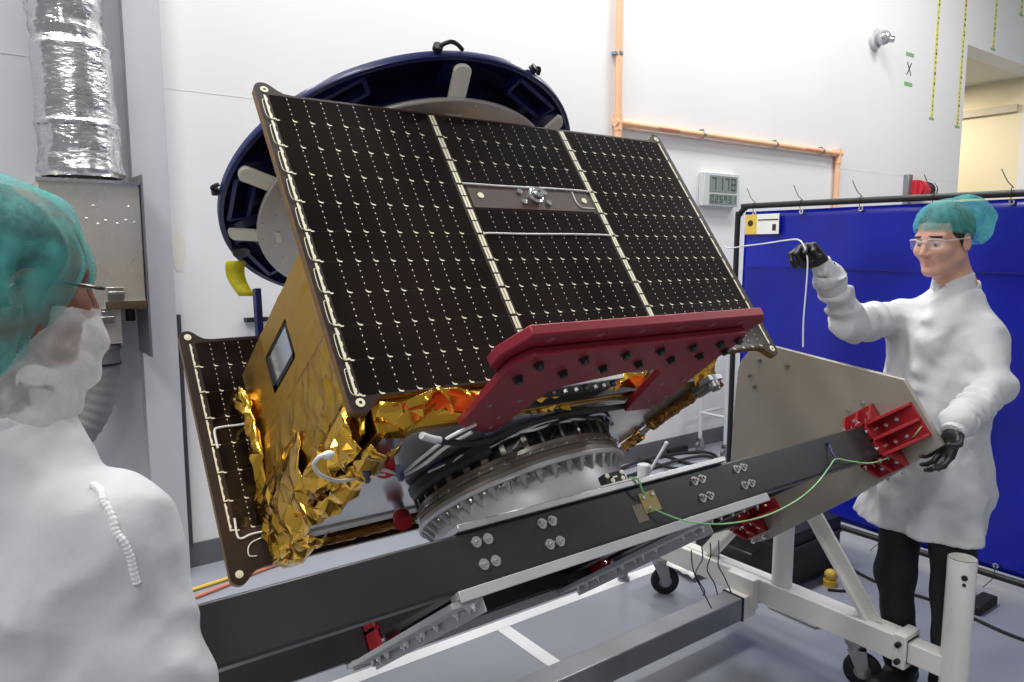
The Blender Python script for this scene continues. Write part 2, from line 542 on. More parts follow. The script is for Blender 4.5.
# ------------------------------------------------------------------ dome camera, strobe, marks, tapes
t = thing('security_camera', 'small silver dome camera high on the white wall', 'camera', (7.6, WV, 3.74))
mb = MB(); mb.lathe([(0.0, -0.03), (0.10, -0.03), (0.115, 0.0), (0.0, 0.0)], (7.6, WV, 3.82), 28, axis=1); mb.build('mount_plate', M['lcd_bezel'], t)
mb = MB(); mb.ball((7.62, WV - 0.08, 3.82), 0.075, 20, 12); mb.build('dome', M['crystal'], t)
mb = MB(); mb.cyl((7.64, WV - 0.12, 3.80), (7.66, WV - 0.175, 3.79), 0.032, 18); mb.build('lens_barrel', M['steel'], t)

t = thing('alarm_sounder', 'red alarm beacon with black horn above the blue screen', 'alarm', (8.65, WV, 2.24))
mb = MB(); mb.box((8.38, WV - 0.06, 2.20), (8.47, WV, 2.52)); mb.build('back_box', M['tube_steel'], t, 0.005)
mb = MB(); mb.cyl((8.47, WV - 0.08, 2.36), (8.68, WV - 0.08, 2.36), 0.085, 24); mb.cyl((8.52, WV - 0.08, 2.36), (8.62, WV - 0.08, 2.36), 0.105, 24)
mb.box((8.44, WV - .12, 2.28), (8.50, WV - .02, 2.46)); mb.build('red_body', M['strobe'], t, 0.004)
mb = MB(); mb.lathe([(0.02, 0.0), (0.08, 0.03), (0.10, 0.13), (0.08, 0.16), (0.0, 0.13)], (8.68, WV - 0.08, 2.36), 24, axis=0); mb.build('horn', M['black'], t)
mb = MB(); mb.lathe([(0.095, 0.08), (0.101, 0.08), (0.101, 0.10), (0.095, 0.10)], (8.68, WV - 0.08, 2.36), 24, axis=0, closed=True); mb.build('horn_band', M['lcd_bezel'], t)

for z, lab in ((3.782, 'upper green tape dash on the wall above the black X'), (3.475, 'lower green tape dash on the wall below the black X')):
    mb = MB(); mb.box((8.26, WV - 0.002, z - 0.02), (8.44, WV, z + 0.02))
    single(mb, 'green_tape', M['tape_green'], lab, 'tape', group='green tape dashes')
mb = MB()
for s in (-1, 1):
    mb.beam((8.35 - s * 0.045, WV - 0.002, 3.57), (8.35 + s * 0.045, WV - 0.002, 3.70), 0.012, 0.003, (0, 1, 0))
single(mb, 'painted_cross', M['ink'], 'thin black X drawn between two green tape dashes', 'mark')
random.seed(4)
for u, z0, z1, lab in ((8.93, 3.18, 5.6, 'long yellow scale tape on the wall nearest the black X'), (9.58, 3.153, 5.6, 'long yellow scale tape along the recess corner'),
                       (10.40, 4.16, 5.6, 'short yellow scale tape on the lintel above the recess'), (11.15, 4.70, 5.7, 'yellow scale tape at top edge, furthest along the lintel')):
    t = thing('scale_tape', lab, 'scale tape', (u, WV, z0), group='yellow scale tapes')
    mb = MB(); mb.box((u - 0.032, WV - 0.002, z0), (u + 0.032, WV, z1)); mb.build('strip', M['tape_yellow'], t)
    mb = MB(); z = z0 + 0.02
    while z < z1 - .05:
        w = random.choice((0.02, 0.03, 0.05)); mb.box((u - 0.004, WV - 0.003, z), (u - 0.004 + w * .6, WV - 0.002, z + random.uniform(.01, .03)))
        z += random.uniform(0.04, 0.07)
    mb.build('scale_marks', M['ink'], t)
    mb = MB(); mb.box((u - 0.06, WV - 0.003, z0 - .02), (u + 0.06, WV, z0 + .005)); mb.build('end_mark', M['tape_green'], t)
mb = MB(); mb.box((9.95, WV + 0.26, 3.92), (10.05, WV + 0.36, 4.02)); mb.box((9.98, WV + .29, 4.02), (10.02, WV + .33, 4.10))
single(mb, 'call_point', M['gusset_red'], 'tiny red box under the soffit of the cream recess', 'alarm box')

# ------------------------------------------------------------------ air duct and steel plenum box
t = thing('foil_duct', 'crinkled silver foil air duct rising above the steel box', 'duct', (0.455, 3.86, 2.02))


def duct(prof, cu, cv, seed, amp=0.006):
    mb = MB(); seg = 64; rows = []
    for i in range(len(prof) - 1):
        z0, r0, o0 = prof[i]; z1, r1, o1 = prof[i + 1]
        n = max(2, int((z1 - z0) / 0.012))
        for k in range(n):
            f = k / n; rows.append((z0 + (z1 - z0) * f, r0 + (r1 - r0) * f, o0 + (o1 - o0) * f))
    vs = []
    for z, r, o in rows:
        for k in range(seg):
            an = 2 * PI * k / seg
            d = amp * mnoise.noise(Vector((math.cos(an) * 3, math.sin(an) * 3 + seed, z * 9))) + amp * .7 * mnoise.noise(Vector((math.cos(an) * 9, math.sin(an) * 9 + seed, z * 30)))
            vs.append((cu + o + (r + d) * math.cos(an), cv + (r + d) * math.sin(an), z))
    mb.add(vs, [(i * seg + k, i * seg + (k + 1) % seg, (i + 1) * seg + (k + 1) % seg, (i + 1) * seg + k) for i in range(len(rows) - 1) for k in range(seg)])
    return mb


duct([(2.02, .158, .01), (2.04, .170, .01), (2.08, .165, .008), (2.13, .158, .008), (2.21, .160, .005), (2.235, .161, .005), (2.245, .163, .004)], 0.455, 3.86, 1, 0.012).build('lower_sleeve', M['duct_foil'], t, ang=80)
duct([(2.235, .166, .004), (2.25, .168, .004), (2.262, .158, .003), (2.55, .156, -.002), (2.57, .160, -.002), (2.585, .150, -.003)], 0.455, 3.86, 5, 0.005).build('main_sleeve', M['duct_foil'], t, ang=80)
duct([(2.575, .150, -.005), (2.60, .138, -.008), (2.64, .145, -.012), (2.68, .138, -.016), (2.76, .150, -.02), (2.9, .150, -.02), (5.8, .15, -.02)], 0.455, 3.86, 9, 0.010).build('upper_sleeve', M['duct_foil'], t, ang=80)

t = thing('plenum_box', 'dented stainless steel box mounted on the grey wall under the foil duct', 'box', (0.48, 3.9, 1.27))
mb = MB(); mb.box((0.275, 3.72, 1.438), (0.668, 4.06, 2.0)); mb.build('box_body', M['cabinet_steel'], t, 0.006)
mb = MB(); mb.box((0.671, 3.705, 1.21), (0.680, 3.985, 2.035)); mb.build('side_flange', M['tube_steel'], t)
mb = MB(); mb.box((0.272, 3.705, 1.99), (0.672, 3.73, 2.004)); mb.build('edge_strip', M['bright_steel'], t)
mb = MB(); mb.box((0.50, 3.705, 1.436), (0.672, 3.73, 1.472)); mb.build('edge_strip', M['bright_steel'], t)
for a, c in ((.45, 1.835), (.495, 1.812), (.525, 1.827), (.57, 1.815), (.605, 1.83), (.64, 1.822), (.48, 1.89), (.62, 1.89)):
    mb = MB(); mb.ball((a, 3.722, c), 0.008, 12, 8, (1, .5, 1)); mb.build('dimple', M['cabinet_steel'], t)
mb = MB(); mb.box((0.51, 3.71, 1.468), (0.578, 3.74, 1.535)); mb.box((0.51, 3.68, 1.505), (0.578, 3.74, 1.517)); mb.build('upper_latch', M['steel'], t, .002)
mb = MB(); mb.box((0.415, 3.74, 1.28), (0.565, 4.05, 1.438)); mb.build('outlet_box', M['cabinet_steel'], t, 0.004)
mb = MB(); mb.box((0.46, 3.715, 1.37), (0.53, 3.742, 1.43)); mb.box((0.46, 3.69, 1.395), (0.53, 3.745, 1.407)); mb.build('lower_latch', M['steel'], t, .002)
mb = MB(); mb.cyl((0.62, 3.85, 1.37), (0.62, 3.85, 1.438), 0.02, 14); mb.build('drain_stub', M['black'], t)

t = thing('flexible_hose', 'grey ribbed flexible hose below the steel box', 'hose', (0.35, 3.85, 0.6))
path = [(0.495, 3.88, 1.28), (0.495, 3.87, 1.15), (0.47, 3.86, 1.03), (0.42, 3.86, 0.92), (0.34, 3.86, 0.83), (0.2, 3.87, 0.76), (0.0, 3.9, 0.72)]
mb = MB(); mb.tube(path, 0.072, 22, 10, rfun=lambda f: 1 + 0.035 * math.sin(f * 110)); mb.build('hose_wall', M['duct_grey'], t)
mb = MB(); mb.lathe([(0.075, 1.245), (0.082, 1.245), (0.082, 1.262), (0.075, 1.262)], (0.495, 3.88, 0), 28, closed=True); mb.build('hose_clamp', M['steel'], t)
mb = MB(); mb.lathe([(0.074, 1.17), (0.079, 1.17), (0.079, 1.18), (0.074, 1.18)], (0.495, 3.872, 0), 28, closed=True); mb.build('hose_clamp', M['black'], t)

# ------------------------------------------------------------------ blue welding screen
SU = 4.10
t = thing('welding_screen', 'tall blue vinyl welding screen in a black tube frame', 'screen', (SU, 1.9, 0))
pts = [(SU, 3.06, 0.06), (SU, 3.06, 1.0), (SU, 3.06, 1.86), (SU, 3.045, 1.93), (SU, 3.0, 1.972), (SU, 2.94, 1.98), (SU, 2.0, 1.975), (SU, 0.9, 1.965), (SU, 0.2, 1.96)]
mb = MB(); mb.tube(pts, 0.018, 14, 5); mb.tube([(SU, 3.06, 0.06), (SU, 1.5, 0.06), (SU, 0.2, 0.06)], 0.017, 12, 2); mb.tube([(SU, 0.2, 0.06), (SU, 0.2, 1.96)], 0.018, 12, 1); mb.build('tube_frame', M['black'], t)
mb = MB(); ny, nz = 90, 40; vs = []
for j in range(nz + 1):
    for i in range(ny + 1):
        v = 0.22 + (3.01 - 0.22) * i / ny; z = 0.085 + (1.945 - 0.085) * j / nz
        d = 0.012 * mnoise.noise(Vector((v * 1.6, z * 1.1, 2))) + 0.005 * math.sin(v * 9 + z * 2)
        vs.append((SU + d + 0.012, v, z))
mb.add(vs, [(j * (ny + 1) + i, (j + 1) * (ny + 1) + i, (j + 1) * (ny + 1) + i + 1, j * (ny + 1) + i + 1) for j in range(nz) for i in range(ny)])
o = mb.build('vinyl_curtain', M['curtain'], t); sm = o.modifiers.new('thick', 'SOLIDIFY'); sm.thickness = 0.0015
mb = MB(); mb.box((SU - 0.012, 0.25, 1.585), (SU - 0.004, 2.98, 1.592)); mb.build('curtain_seam', mat('vinyl seam', rgb(10, 16, 110), .4), t)
for v in (2.93, 2.60, 2.23, 1.84, 1.48, 1.1):
    mb = MB(); mb.lathe([(0.006, -0.004), (0.014, -0.004), (0.014, 0.004), (0.006, 0.004)], (SU - 0.004, v, 1.93), 16, axis=0, closed=True); g = mb.build('grommet', M['bright_steel'], t)
    mb = MB(); mb.tube([(SU - 0.01, v, 1.93), (SU - 0.024, v, 1.96), (SU - 0.02, v, 1.995), (SU + 0.0, v, 2.0), (SU - 0.02, v + 0.02, 2.03), (SU - 0.02, v + 0.05, 2.09)], 0.0022, 6, 4); mb.build('cable_tie', M['black'], t)
for v in (2.60, 2.0, 1.42, 0.95):
    mb = MB(); mb.lathe([(0.006, -0.004), (0.014, -0.004), (0.014, 0.004), (0.006, 0.004)], (SU - 0.002, v, 0.115), 16, axis=0, closed=True); mb.build('grommet', M['bright_steel'], t)
    mb = MB(); mb.tube([(SU - 0.006, v, 0.115), (SU - 0.022, v, 0.07), (SU - 0.025, v + 0.005, 0.045), (SU - 0.05, v + 0.02, 0.02), (SU - 0.06, v + 0.03, 0.004)], 0.002, 6, 4); mb.build('cable_tie', M['black'], t)
for z in (0.5, 0.95, 1.4):
    mb = MB(); mb.lathe([(0.005, -0.004), (0.012, -0.004), (0.012, 0.004), (0.005, 0.004)], (SU - 0.004, 2.985, z), 14, axis=0, closed=True); mb.build('grommet', M['bright_steel'], t)
for v in (2.9, 0.5):
    mb = MB(); mb.box((SU - 0.22, v - 0.02, 0.0), (SU + 0.22, v + 0.02, 0.025)); mb.box((SU - .02, v - .02, .02), (SU + .02, v + .02, .06)); mb.build('foot', M['black'], t, .004)
mb = MB(); mb.box((SU - 0.02, 2.74, 1.80), (SU - 0.017, 2.985, 1.925)); lb = mb.build('warning_label', M['paper'], t)
mb = MB(); mb.box((SU - 0.022, 2.90, 1.80), (SU - 0.02, 2.98, 1.925)); mb.build('yellow_patch', M['label_yellow'], lb)
mb = MB(); mb.box((SU - 0.022, 2.745, 1.885), (SU - 0.02, 2.89, 1.892)); mb.box((SU - 0.022, 2.76, 1.82), (SU - 0.02, 2.785, 1.86)); mb.cyl((SU - .0235, 2.945, 1.87), (SU - .0215, 2.945, 1.87), 0.02, 16); mb.build('label_print', M['ink'], lb)

# cart behind the screen
t = thing('wire_cart', 'white tube cart leg with caster seen under the satellite, left of the screen', 'cart', (4.9, 3.7, 0))
for u, v in ((4.93, 3.72), (5.6, 3.72), (4.93, 3.98), (5.6, 3.98)):
    mb = MB(); mb.cyl((u, v, 0.12), (u, v, 0.95), 0.017, 12); p = mb.build('upright', M['lcd_bezel'], t)
    mb = MB(); mb.cyl((u, v - 0.014, 0.045), (u, v + 0.014, 0.045), 0.045, 18); mb.build('caster_wheel', M['tube_steel'], t)
    mb = MB(); mb.prism([(u - .03, .045), (u + .03, .045), (u + .02, .115), (u - .02, .115)], 1, v - .022, v - .016); mb.prism([(u - .03, .045), (u + .03, .045), (u + .02, .115), (u - .02, .115)], 1, v + .016, v + .022)
    mb.cyl((u, v, .098), (u, v, .12), .022, 12); mb.build('caster_fork', M['steel'], t)
for z in (0.34, 0.9):
    mb = MB()
    for v in (3.72, 3.98):
        mb.cyl((4.93, v, z), (5.6, v, z), 0.012, 10)
    for u in (4.93, 5.6):
        mb.cyl((u, 3.72, z), (u, 3.98, z), 0.012, 10)
    mb.build('shelf_rail', M['lcd_bezel'], t)
mb = MB(); mb.box((4.94, 3.73, .89), (5.59, 3.97, .905)); mb.build('shelf', M['lcd_bezel'], t)

# ------------------------------------------------------------------ tilting table (tilted frame u, w, n)
CU, CW = 1.258, 0.747            # axis of the spacecraft stack
t = thing('tilt_table', 'black tilting rail frame bolted to a tan end plate', 'frame', (1.5, 0.745, 1.5), True)
NB, NT = 1.532, 1.645
LU0, LU1 = 0.262, 2.475
for w0, w1, s in ((0.39, 0.45, -1), (1.05, 1.11, 1)):
    mb = MB(); mb.box((LU0, w0, NB if s < 0 else 1.522), (LU1, w1, NT)); rail = mb.build('rail', M['black_paint'], t, 0.006)
    if s < 0:
        for u in (0.842, 1.022, 1.550, 1.732):
            for du in (0, 0.030):
                for n in (1.618, 1.569):
                    mb = MB(); mb.bolt((u + du, w0, n), (0, -1, 0), 0.0085, 0.007); mb.build('bolt', M['bright_steel'], rail)
for u in (0.857, 1.037, 1.565, 1.747, 2.30):
    mb = MB(); mb.box((u - 0.035, 0.45, 1.55), (u + 0.035, 1.05, 1.64)); mb.build('crossbeam', M['black_paint'], t, 0.004)
# galvanised angle strips under the rails and across
for w0, w1, lab in ((0.385, 0.425, 'near'), (1.055, 1.105, 'far')):
    mb = MB(); mb.box((0.76, w0, 1.516 if w0 < .9 else 1.509), (1.80, w1, 1.5315 if w0 < .9 else 1.5215)); mb.box((0.76, w0, 1.495), (1.80, w0 + 0.004, 1.510)) if w0 > .9 else mb.box((0.76, w0 - .002, 1.508), (1.80, w0 + 0.004, 1.5315))
    st = mb.build('rail_angle', M['alu_angle'], t, 0.0015)
for u in (0.745, 1.47):
    mb = MB(); mb.box((u, 0.40, 1.502), (u + 0.075, 1.048, 1.5155)); mb.box((u + 0.071, 0.40, 1.478), (u + 0.075, 1.048, 1.5025)); st = mb.build('cross_angle', M['alu_angle'], t, 0.0015)
    for k, w in enumerate((0.41, 0.45, 0.49, 0.62, 0.67, 0.72, 0.77, 0.82, 0.90, 0.93, 0.96, 0.985, 1.01, 1.035)):
        mb = MB(); mb.bolt((u + 0.052 + 0.012 * (k % 2), w, 1.502), (0, 0, -1), 0.008, 0.007); mb.build('bolt', M['bright_steel'], st)
for u in (1.56, 1.60, 1.65, 1.70, 1.76):
    mb = MB(); mb.bolt((u, 0.405, 1.516), (0, 0, -1), 0.008, 0.007); mb.build('bolt', M['bright_steel'], t)
# interface plate
mb = MB(); mb.box((0.80, 0.372, NT), (1.69, 1.10, 1.660)); mb.build('interface_plate', M['alu'], t, 0.002)


def gusset(base, d1, d2, d3, L=0.13, Wd=0.15, H=0.10, parent=None):
    """ribbed red corner bracket: d1 along the rail (away from plate), d2 away from the rail, d3 across"""
    b, d1, d2, d3 = (np.array(x, float) for x in (base, d1, d2, d3))
    mb = MB(); th = 0.010

    def P(a, c, e):
        return tuple(b + d1 * a + d2 * c + d3 * e)

    def slab(a0, a1, c0, c1, e0, e1):
        vs = [P(a, c, e) for a in (a0, a1) for c in (c0, c1) for e in (e0, e1)]
        mb.add(vs, [(0, 1, 3, 2), (6, 7, 5, 4), (0, 4, 5, 1), (2, 3, 7, 6), (0, 2, 6, 4), (1, 5, 7, 3)], True)
    slab(0, th, 0, H, -Wd / 2, Wd / 2)
    slab(0, L, 0, th, -Wd / 2, Wd / 2)
    for e in (-Wd / 2, -th / 2, Wd / 2 - th):
        tri = [(0, 0), (L, 0), (L, th), (th * 1.6, H), (0, H)]
        n = len(tri)
        vs = [P(a, c, e) for a, c in tri] + [P(a, c, e + th) for a, c in tri]
        mb.add(vs, [tuple(range(n)), tuple(range(2 * n - 1, n - 1, -1))] + [(i, i + n, (i + 1) % n + n, (i + 1) % n) for i in range(n)], True)
    g = mb.build('gusset', M['gusset_red'], parent, 0.001)
    for e in (-Wd / 4, Wd / 4):
        for c in (0.035, 0.078):
            mb = MB(); mb.bolt(P(th, c, e), d1, 0.0055, 0.005); mb.build('bolt', M['bright_steel'], g)
        for a in (0.045, 0.1):
            mb = MB(); mb.bolt(P(a, th, e), d2, 0.0055, 0.005); mb.build('bolt', M['bright_steel'], g)
    # normals are made consistent afterwards
    return g


PU = 2.530
for w0, w1, s in ((0.39, 0.45, -1), (1.05, 1.11, 1)):
    mb = MB(); mb.box((LU1, w0, NB if s < 0 else 1.522), (PU, w1, NT)); mb.build('rail_stub', M['black_paint'], t)
    wm = (w0 + w1) / 2; nm = (NB + NT) / 2
    gusset((PU, w0 if s < 0 else w1, nm), (-1, 0, 0), (0, s, 0), (0, 0, 1), L=.085, Wd=0.125, H=.15 if s < 0 else .1, parent=t)
    if s > 0:
        gusset((PU, w0, nm), (-1, 0, 0), (0, -1, 0), (0, 0, 1), L=.11, Wd=.15, H=.13, parent=t)
    gusset((PU, wm, NT), (-1, 0, 0), (0, 0, 1), (0, 1, 0), L=.075, Wd=0.12, H=.06, parent=t)
    gusset((PU, wm, NB if s < 0 else 1.522), (-1, 0, 0), (0, 0, -1), (0, 1, 0), L=.075, Wd=0.12, H=.06, parent=t)
for u in (0.81, 1.62):
    gusset((u + .0, 1.05, 1.575), (1, 0, 0), (0, -1, 0), (0, 0, 1), L=.10, Wd=0.13, H=.08, parent=t)
# end plate: flat foot, sloping shoulders and a rounded crown

def arc(cx, cy, r, a0, a1, n):
    return [(cx + r * math.cos(a0 + (a1 - a0) * k / n), cy + r * math.sin(a0 + (a1 - a0) * k / n)) for k in range(n + 1)]


pl = [(.228, 1.484), (.60, 1.448), (1.05, 1.43), (1.12, 1.44), (1.16, 1.50), (1.13, 1.66), (1.03, 1.780), (.93, 1.910), (.80, 2.066), (.783, 2.082), (.755, 2.100), (.71, 2.110), (.665, 2.104), (.60, 2.076), (.222, 1.726)]
mb = MB(); mb.prism(pl, 0, PU, PU + 0.022); mb.build('end_plate', M['alu_plate'], t, 0.002)
for w, n in ((0.684, 2.056), (0.758, 2.028), (0.762, 1.979), (0.586, 1.979)):
    mb = MB(); mb.bolt((PU, w, n), (-1, 0, 0), 0.009, 0.008); mb.build('bolt', M['steel'], t)
mb = MB(); mb.cyl((PU + 0.022, 0.745, 1.93), (PU + 0.10, 0.745, 1.93), 0.10, 32); mb.build('trunnion_flange', M['steel'], t, .003)
mb = MB(); mb.cyl((PU + 0.10, 0.745, 1.93), (PU + 0.24, 0.745, 1.93), 0.035, 24); mb.build('trunnion_shaft', M['steel'], t)
TR = tilt(PU + .17, 0.745, 1.93)

# ------------------------------------------------------------------ wheeled base (world frame)
t = thing('wheeled_base', 'white and grey steel dolly on casters carrying the tilting table', 'dolly', (1.6, 1.8, 0))
BU = 2.72
mb = MB(); mb.box((BU - .045, 1.19, 0.185), (BU + 0.045, 2.50, 0.285)); mb.build('end_beam', M['white_paint'], t, 0.004)
mb = MB(); mb.box((BU - .035, 1.06, 0.195), (BU + 0.035, 1.20, 0.272)); mb.build('sliding_beam', M['white_paint'], t, 0.003)
mb = MB(); mb.box((BU - .056, 1.19, 0.17), (BU + 0.056, 1.235, 0.30)); c = mb.build('clamp_collar', M['white_paint'], t, 0.004)
for z in (0.20, 0.265):
    mb = MB(); mb.cyl((BU - .057, 1.212, z), (BU - .075, 1.212, z), 0.010, 10); mb.build('clamp_screw', M['black'], c)
mb = MB(); mb.lathe([(0.046, 0.10), (0.046, 0.640), (0.040, 0.640), (0.040, 0.56), (0.0, 0.56)], (BU, 1.045, 0), 28); mb.build('socket_post', M['white_paint'], t)
mb = MB(); mb.cyl((BU, 1.045, 0.561), (BU, 1.045, 0.566), 0.04, 24); mb.lathe([(0.040, .637), (0.045, .642), (.046, .637)], (BU, 1.045, 0), 28); mb.build('socket_liner', M['black'], t)
for z, r in ((0.585, 0.010), (0.56, .006)):
    mb = MB(); p = np.array((BU - .0385, 1.045 - .025, z)); d = np.array((-.84, -.54, 0)); mb.cyl(p, p + d * .004, r, 12); mb.build('pin_hole', M['black'], t)
mb = MB(); mb.cyl((BU, 1.045, 0.0), (BU, 1.045, 0.10), 0.035, 20); mb.cyl((BU, 1.045, 0), (BU, 1.045, .012), .06, 24); mb.build('jack_foot', M['white_paint'], t)
PV = TR[1]
mb = MB(); mb.cyl((BU, PV, 0.285), (BU, PV, TR[2] - 0.05), 0.042, 28); mb.build('main_post', M['white_paint'], t)
mb = MB(); mb.lathe([(0.038, -0.03), (0.085, -0.03), (0.085, 0.03), (0.038, 0.03)], (BU, PV, TR[2]), 32, axis=0, closed=True); mb.box((BU - .045, PV - .06, TR[2] - .11), (BU + .045, PV + .06, TR[2] - .06)); mb.build('bearing_block', M['tube_steel'], t, .003)
for s in (-1, 1):
    mb = MB(); a = np.array((BU, PV + s * 0.045, 0.74)); b = np.array((BU, PV + s * 0.40, 0.275)); mb.beam(a, b, 0.014, 0.075, (0, 1, .3)); mb.beam((BU, PV + s * .04, .72), (BU, PV + s * .385, .275), .06, .012, (0, 1, .3)); mb.build('brace', M['white_paint'], t, .002)
mb = MB(); mb.box((BU - .02, PV - .02, .28), (BU + .02, PV + .5, .29)); mb.build('weld_pad', M['white_paint'], t)
mb = MB(); mb.box((2.60, 1.838, 0.11), (BU - .03, 1.942, 0.212)); mb.box((2.64, 1.82, .15), (BU - .04, 1.96, .285)); mb.build('tube_socket', M['white_paint'], t, 0.003)
mb = MB(); mb.box((0.55, 1.84, 0.111), (2.60, 1.94, 0.211)); mb.build('spine_tube', M['tube_steel'], t, 0.006)
mb = MB(); mb.box((2.594, 1.837, 0.108), (2.604, 1.943, 0.214)); mb.build('tube_end_cap', M['black'], t)
# far end, mirrored
EU = 0.50
mb = MB(); mb.box((EU - .045, 1.45, 0.185), (EU + 0.045, 2.45, 0.285)); mb.build('end_beam', M['white_paint'], t, 0.004)
mb = MB(); mb.box((EU, 1.82, .111), (EU + .08, 1.96, .19)); mb.build('tube_socket', M['white_paint'], t)


def caster(u, v, ztop, a, parent, r=0.070):
    ca, sa = math.cos(a), math.sin(a)

    def X(x, y, z):
        return (u + x * ca - y * sa, v + x * sa + y * ca, z)
    c = MB(); c.cyl(X(-0.03, 0, ztop - 0.012), X(-0.03, 0, ztop), 0.04, 20); c.cyl(X(-.03, 0, ztop - .03), X(-.03, 0, ztop - .012), .028, 20)
    for s in (-1, 1):
        y = s * 0.024
        poly = [(-0.06, ztop - .03), (0.01, ztop - .03), (0.022, r + .01), (.012, r - .018), (-.012, r - .018), (-.03, r + .02)]
        vs = [X(x, y - .002, z) for x, z in poly] + [X(x, y + .002, z) for x, z in poly]
        n = len(poly); c.add(vs, [tuple(range(n)), tuple(range(2 * n - 1, n - 1, -1))] + [(i, i + n, (i + 1) % n + n, (i + 1) % n) for i in range(n)], True)
    c.cyl(X(0, -.03, r), X(0, .03, r), .008, 12)
    f = c.build('caster_fork', M['steel'], parent)
    m = MB(); prof = [(.018, -.018), (r - .012, -.017), (r - .003, -.014), (r, -.006), (r, .006), (r - .003, .014), (r - .012, .017), (.018, .018)]
    seg = 36; vs = []
    for k in range(seg):
        an = 2 * PI * k / seg
        for rr, h in prof:
            vs.append(X(rr * math.cos(an), h, r + rr * math.sin(an)))
    n = len(prof); m.add(vs, [(k * n + i, ((k + 1) % seg) * n + i, ((k + 1) % seg) * n + (i + 1) % n, k * n + (i + 1) % n) for k in range(seg) for i in range(n)])
    m.build('caster_tire', M['black_rubber'], f)
    m = MB(); m.cyl(X(0, -.0185, r), X(0, .0185, r), r * .45, 20); m.build('caster_hub', M['tube_steel'], f)


caster(2.70, 2.37, 0.185, math.radians(-35), t)
caster(2.72, 1.37, 0.185, math.radians(-60), t)
caster(0.50, 2.38, 0.185, 0.5, t)
caster(0.50, 1.55, 0.185, 0.9, t)
mb = MB(); mb.cyl((2.645, 2.60, 0), (2.645, 2.60, .19), .022, 18); mb.cyl((2.645, 2.60, 0), (2.645, 2.60, .015), .032, 20)
single(mb, 'floor_stanchion', M['tube_steel'], 'short grey metal cylinder standing on the floor beside the white tape line and caster', 'post')

# ------------------------------------------------------------------ adapter ring with toothed gussets
t = thing('adapter_ring', 'silver adapter ring with triangular teeth bolted on the table', 'ring', (CU, CW, 1.66), True)
mb = MB(); mb.lathe([(0.262, 1.66), (0.300, 1.66), (0.300, 1.668), (0.282, 1.670), (0.284, 1.676), (0.283, 1.74), (0.280, 1.758), (0.284, 1.764), (0.312, 1.765), (0.314, 1.768), (0.314, 1.776), (0.312, 1.778), (0.255, 1.778), (0.255, 1.768), (0.262, 1.76)], (CU, CW, 0), 120, closed=True); ring = mb.build('ring_body', M['cast'], t)
for k in range(44):
    a = 2 * PI * k / 44; ca, sa = math.cos(a), math.sin(a); q = np.array((-sa, ca, 0)); rd = np.array((ca, sa, 0)); o = np.array((CU, CW, 0))
    mb = MB(); tri = [(0.279, 1.7645), (0.308, 1.7645), (0.305, 1.761), (0.288, 1.735), (0.281, 1.733)]
    vs = [tuple(o + rd * r + q * s * (.0078 if i < 3 else .0020) + np.array((0, 0, n))) for s in (-1, 1) for i, (r, n) in enumerate(tri)]
    n = 5; mb.add(vs, [tuple(range(n)), tuple(range(2 * n - 1, n - 1, -1))] + [(i, i + n, (i + 1) % n + n, (i + 1) % n) for i in range(n)], True)
    mb.build('tooth', M['alu_angle'], ring)
    a2 = a + PI / 44; p = o + np.array((math.cos(a2) * .298, math.sin(a2) * .298, 1.765)); mb = MB(); mb.bolt(p, (0, 0, -1), .005, .005); mb.build('bolt', M['dark_ring'], ring)

# ------------------------------------------------------------------ spacecraft
t = thing('satellite', 'gold foil wrapped box satellite with dark solar panels, tilted on the table', 'satellite', (CU, CW, 1.778), True)
SAT = t
BN0, BN1, BW0, BW1, BU0, BU1 = 1.888, 2.43, 0.366, 1.11, 0.685, 1.79
# separation system: stack of dark rings
sep = MB(); sep.lathe([(0.262, 1.778), (0.308, 1.778), (0.309, 1.788), (0.303, 1.790), (0.303, 1.802), (0.309, 1.804), (0.309, 1.812), (0.300, 1.816), (0.300, 1.828), (0.262, 1.828)], (CU, CW, 0), 120, closed=True)
sep = sep.build('separation_ring', M['dark_ring'], t)
for k in range(56):
    a = 2 * PI * k / 56
    mb = MB(); p = np.array((CU + .3085 * math.cos(a), CW + .3085 * math.sin(a), 1.808)); mb.cyl(p, p + np.array((math.cos(a), math.sin(a), 0)) * .005, .0038, 8); mb.build('screw', M['bright_steel'], sep)
mb = MB(); mb.lathe([(0.262, 1.828), (0.286, 1.828), (0.286, 1.866), (0.262, 1.866)], (CU, CW, 0), 120, closed=True); bnd = mb.build('clamp_band', M['dark_band'], t)
random.seed(7)
for k in range(34):
    a = 2 * PI * k / 34 + random.uniform(-.02, .02); ca, sa = math.cos(a), math.sin(a); q = np.array((-sa, ca, 0)); rd = np.array((ca, sa, 0)); o = np.array((CU, CW, 0))
    wd = random.choice((.004, .007, .004, .010)); mb = MB()
    vs = [tuple(o + rd * r + q * s * wd + np.array((0, 0, n))) for n in (1.829, 1.867) for r in (.285, .302) for s in (-1, 1)]
    mb.add(vs, [(0, 1, 3, 2), (6, 7, 5, 4), (0, 4, 5, 1), (2, 3, 7, 6), (0, 2, 6, 4), (1, 5, 7, 3)], True); mb.build('bracket_tab', M['dark_ring'], bnd)
    if k % 2 == 0:
        a2 = a + .09; m2 = MB(); p = o + np.array((math.cos(a2) * .287, math.sin(a2) * .287, 1.848)); m2.beam(p + np.array((0, 0, -.012)), p + np.array((-math.sin(a2) * .03, math.cos(a2) * .03, .012)), .012, .008); m2.build('spring_block', M['dome'], bnd)
mb = MB(); mb.lathe([(0.262, 1.866), (0.300, 1.866), (0.303, 1.870), (0.303, 1.884), (0.298, BN0), (0.262, BN0)], (CU, CW, 0), 120, closed=True); mb.build('upper_ring', M['dark_ring'], t)
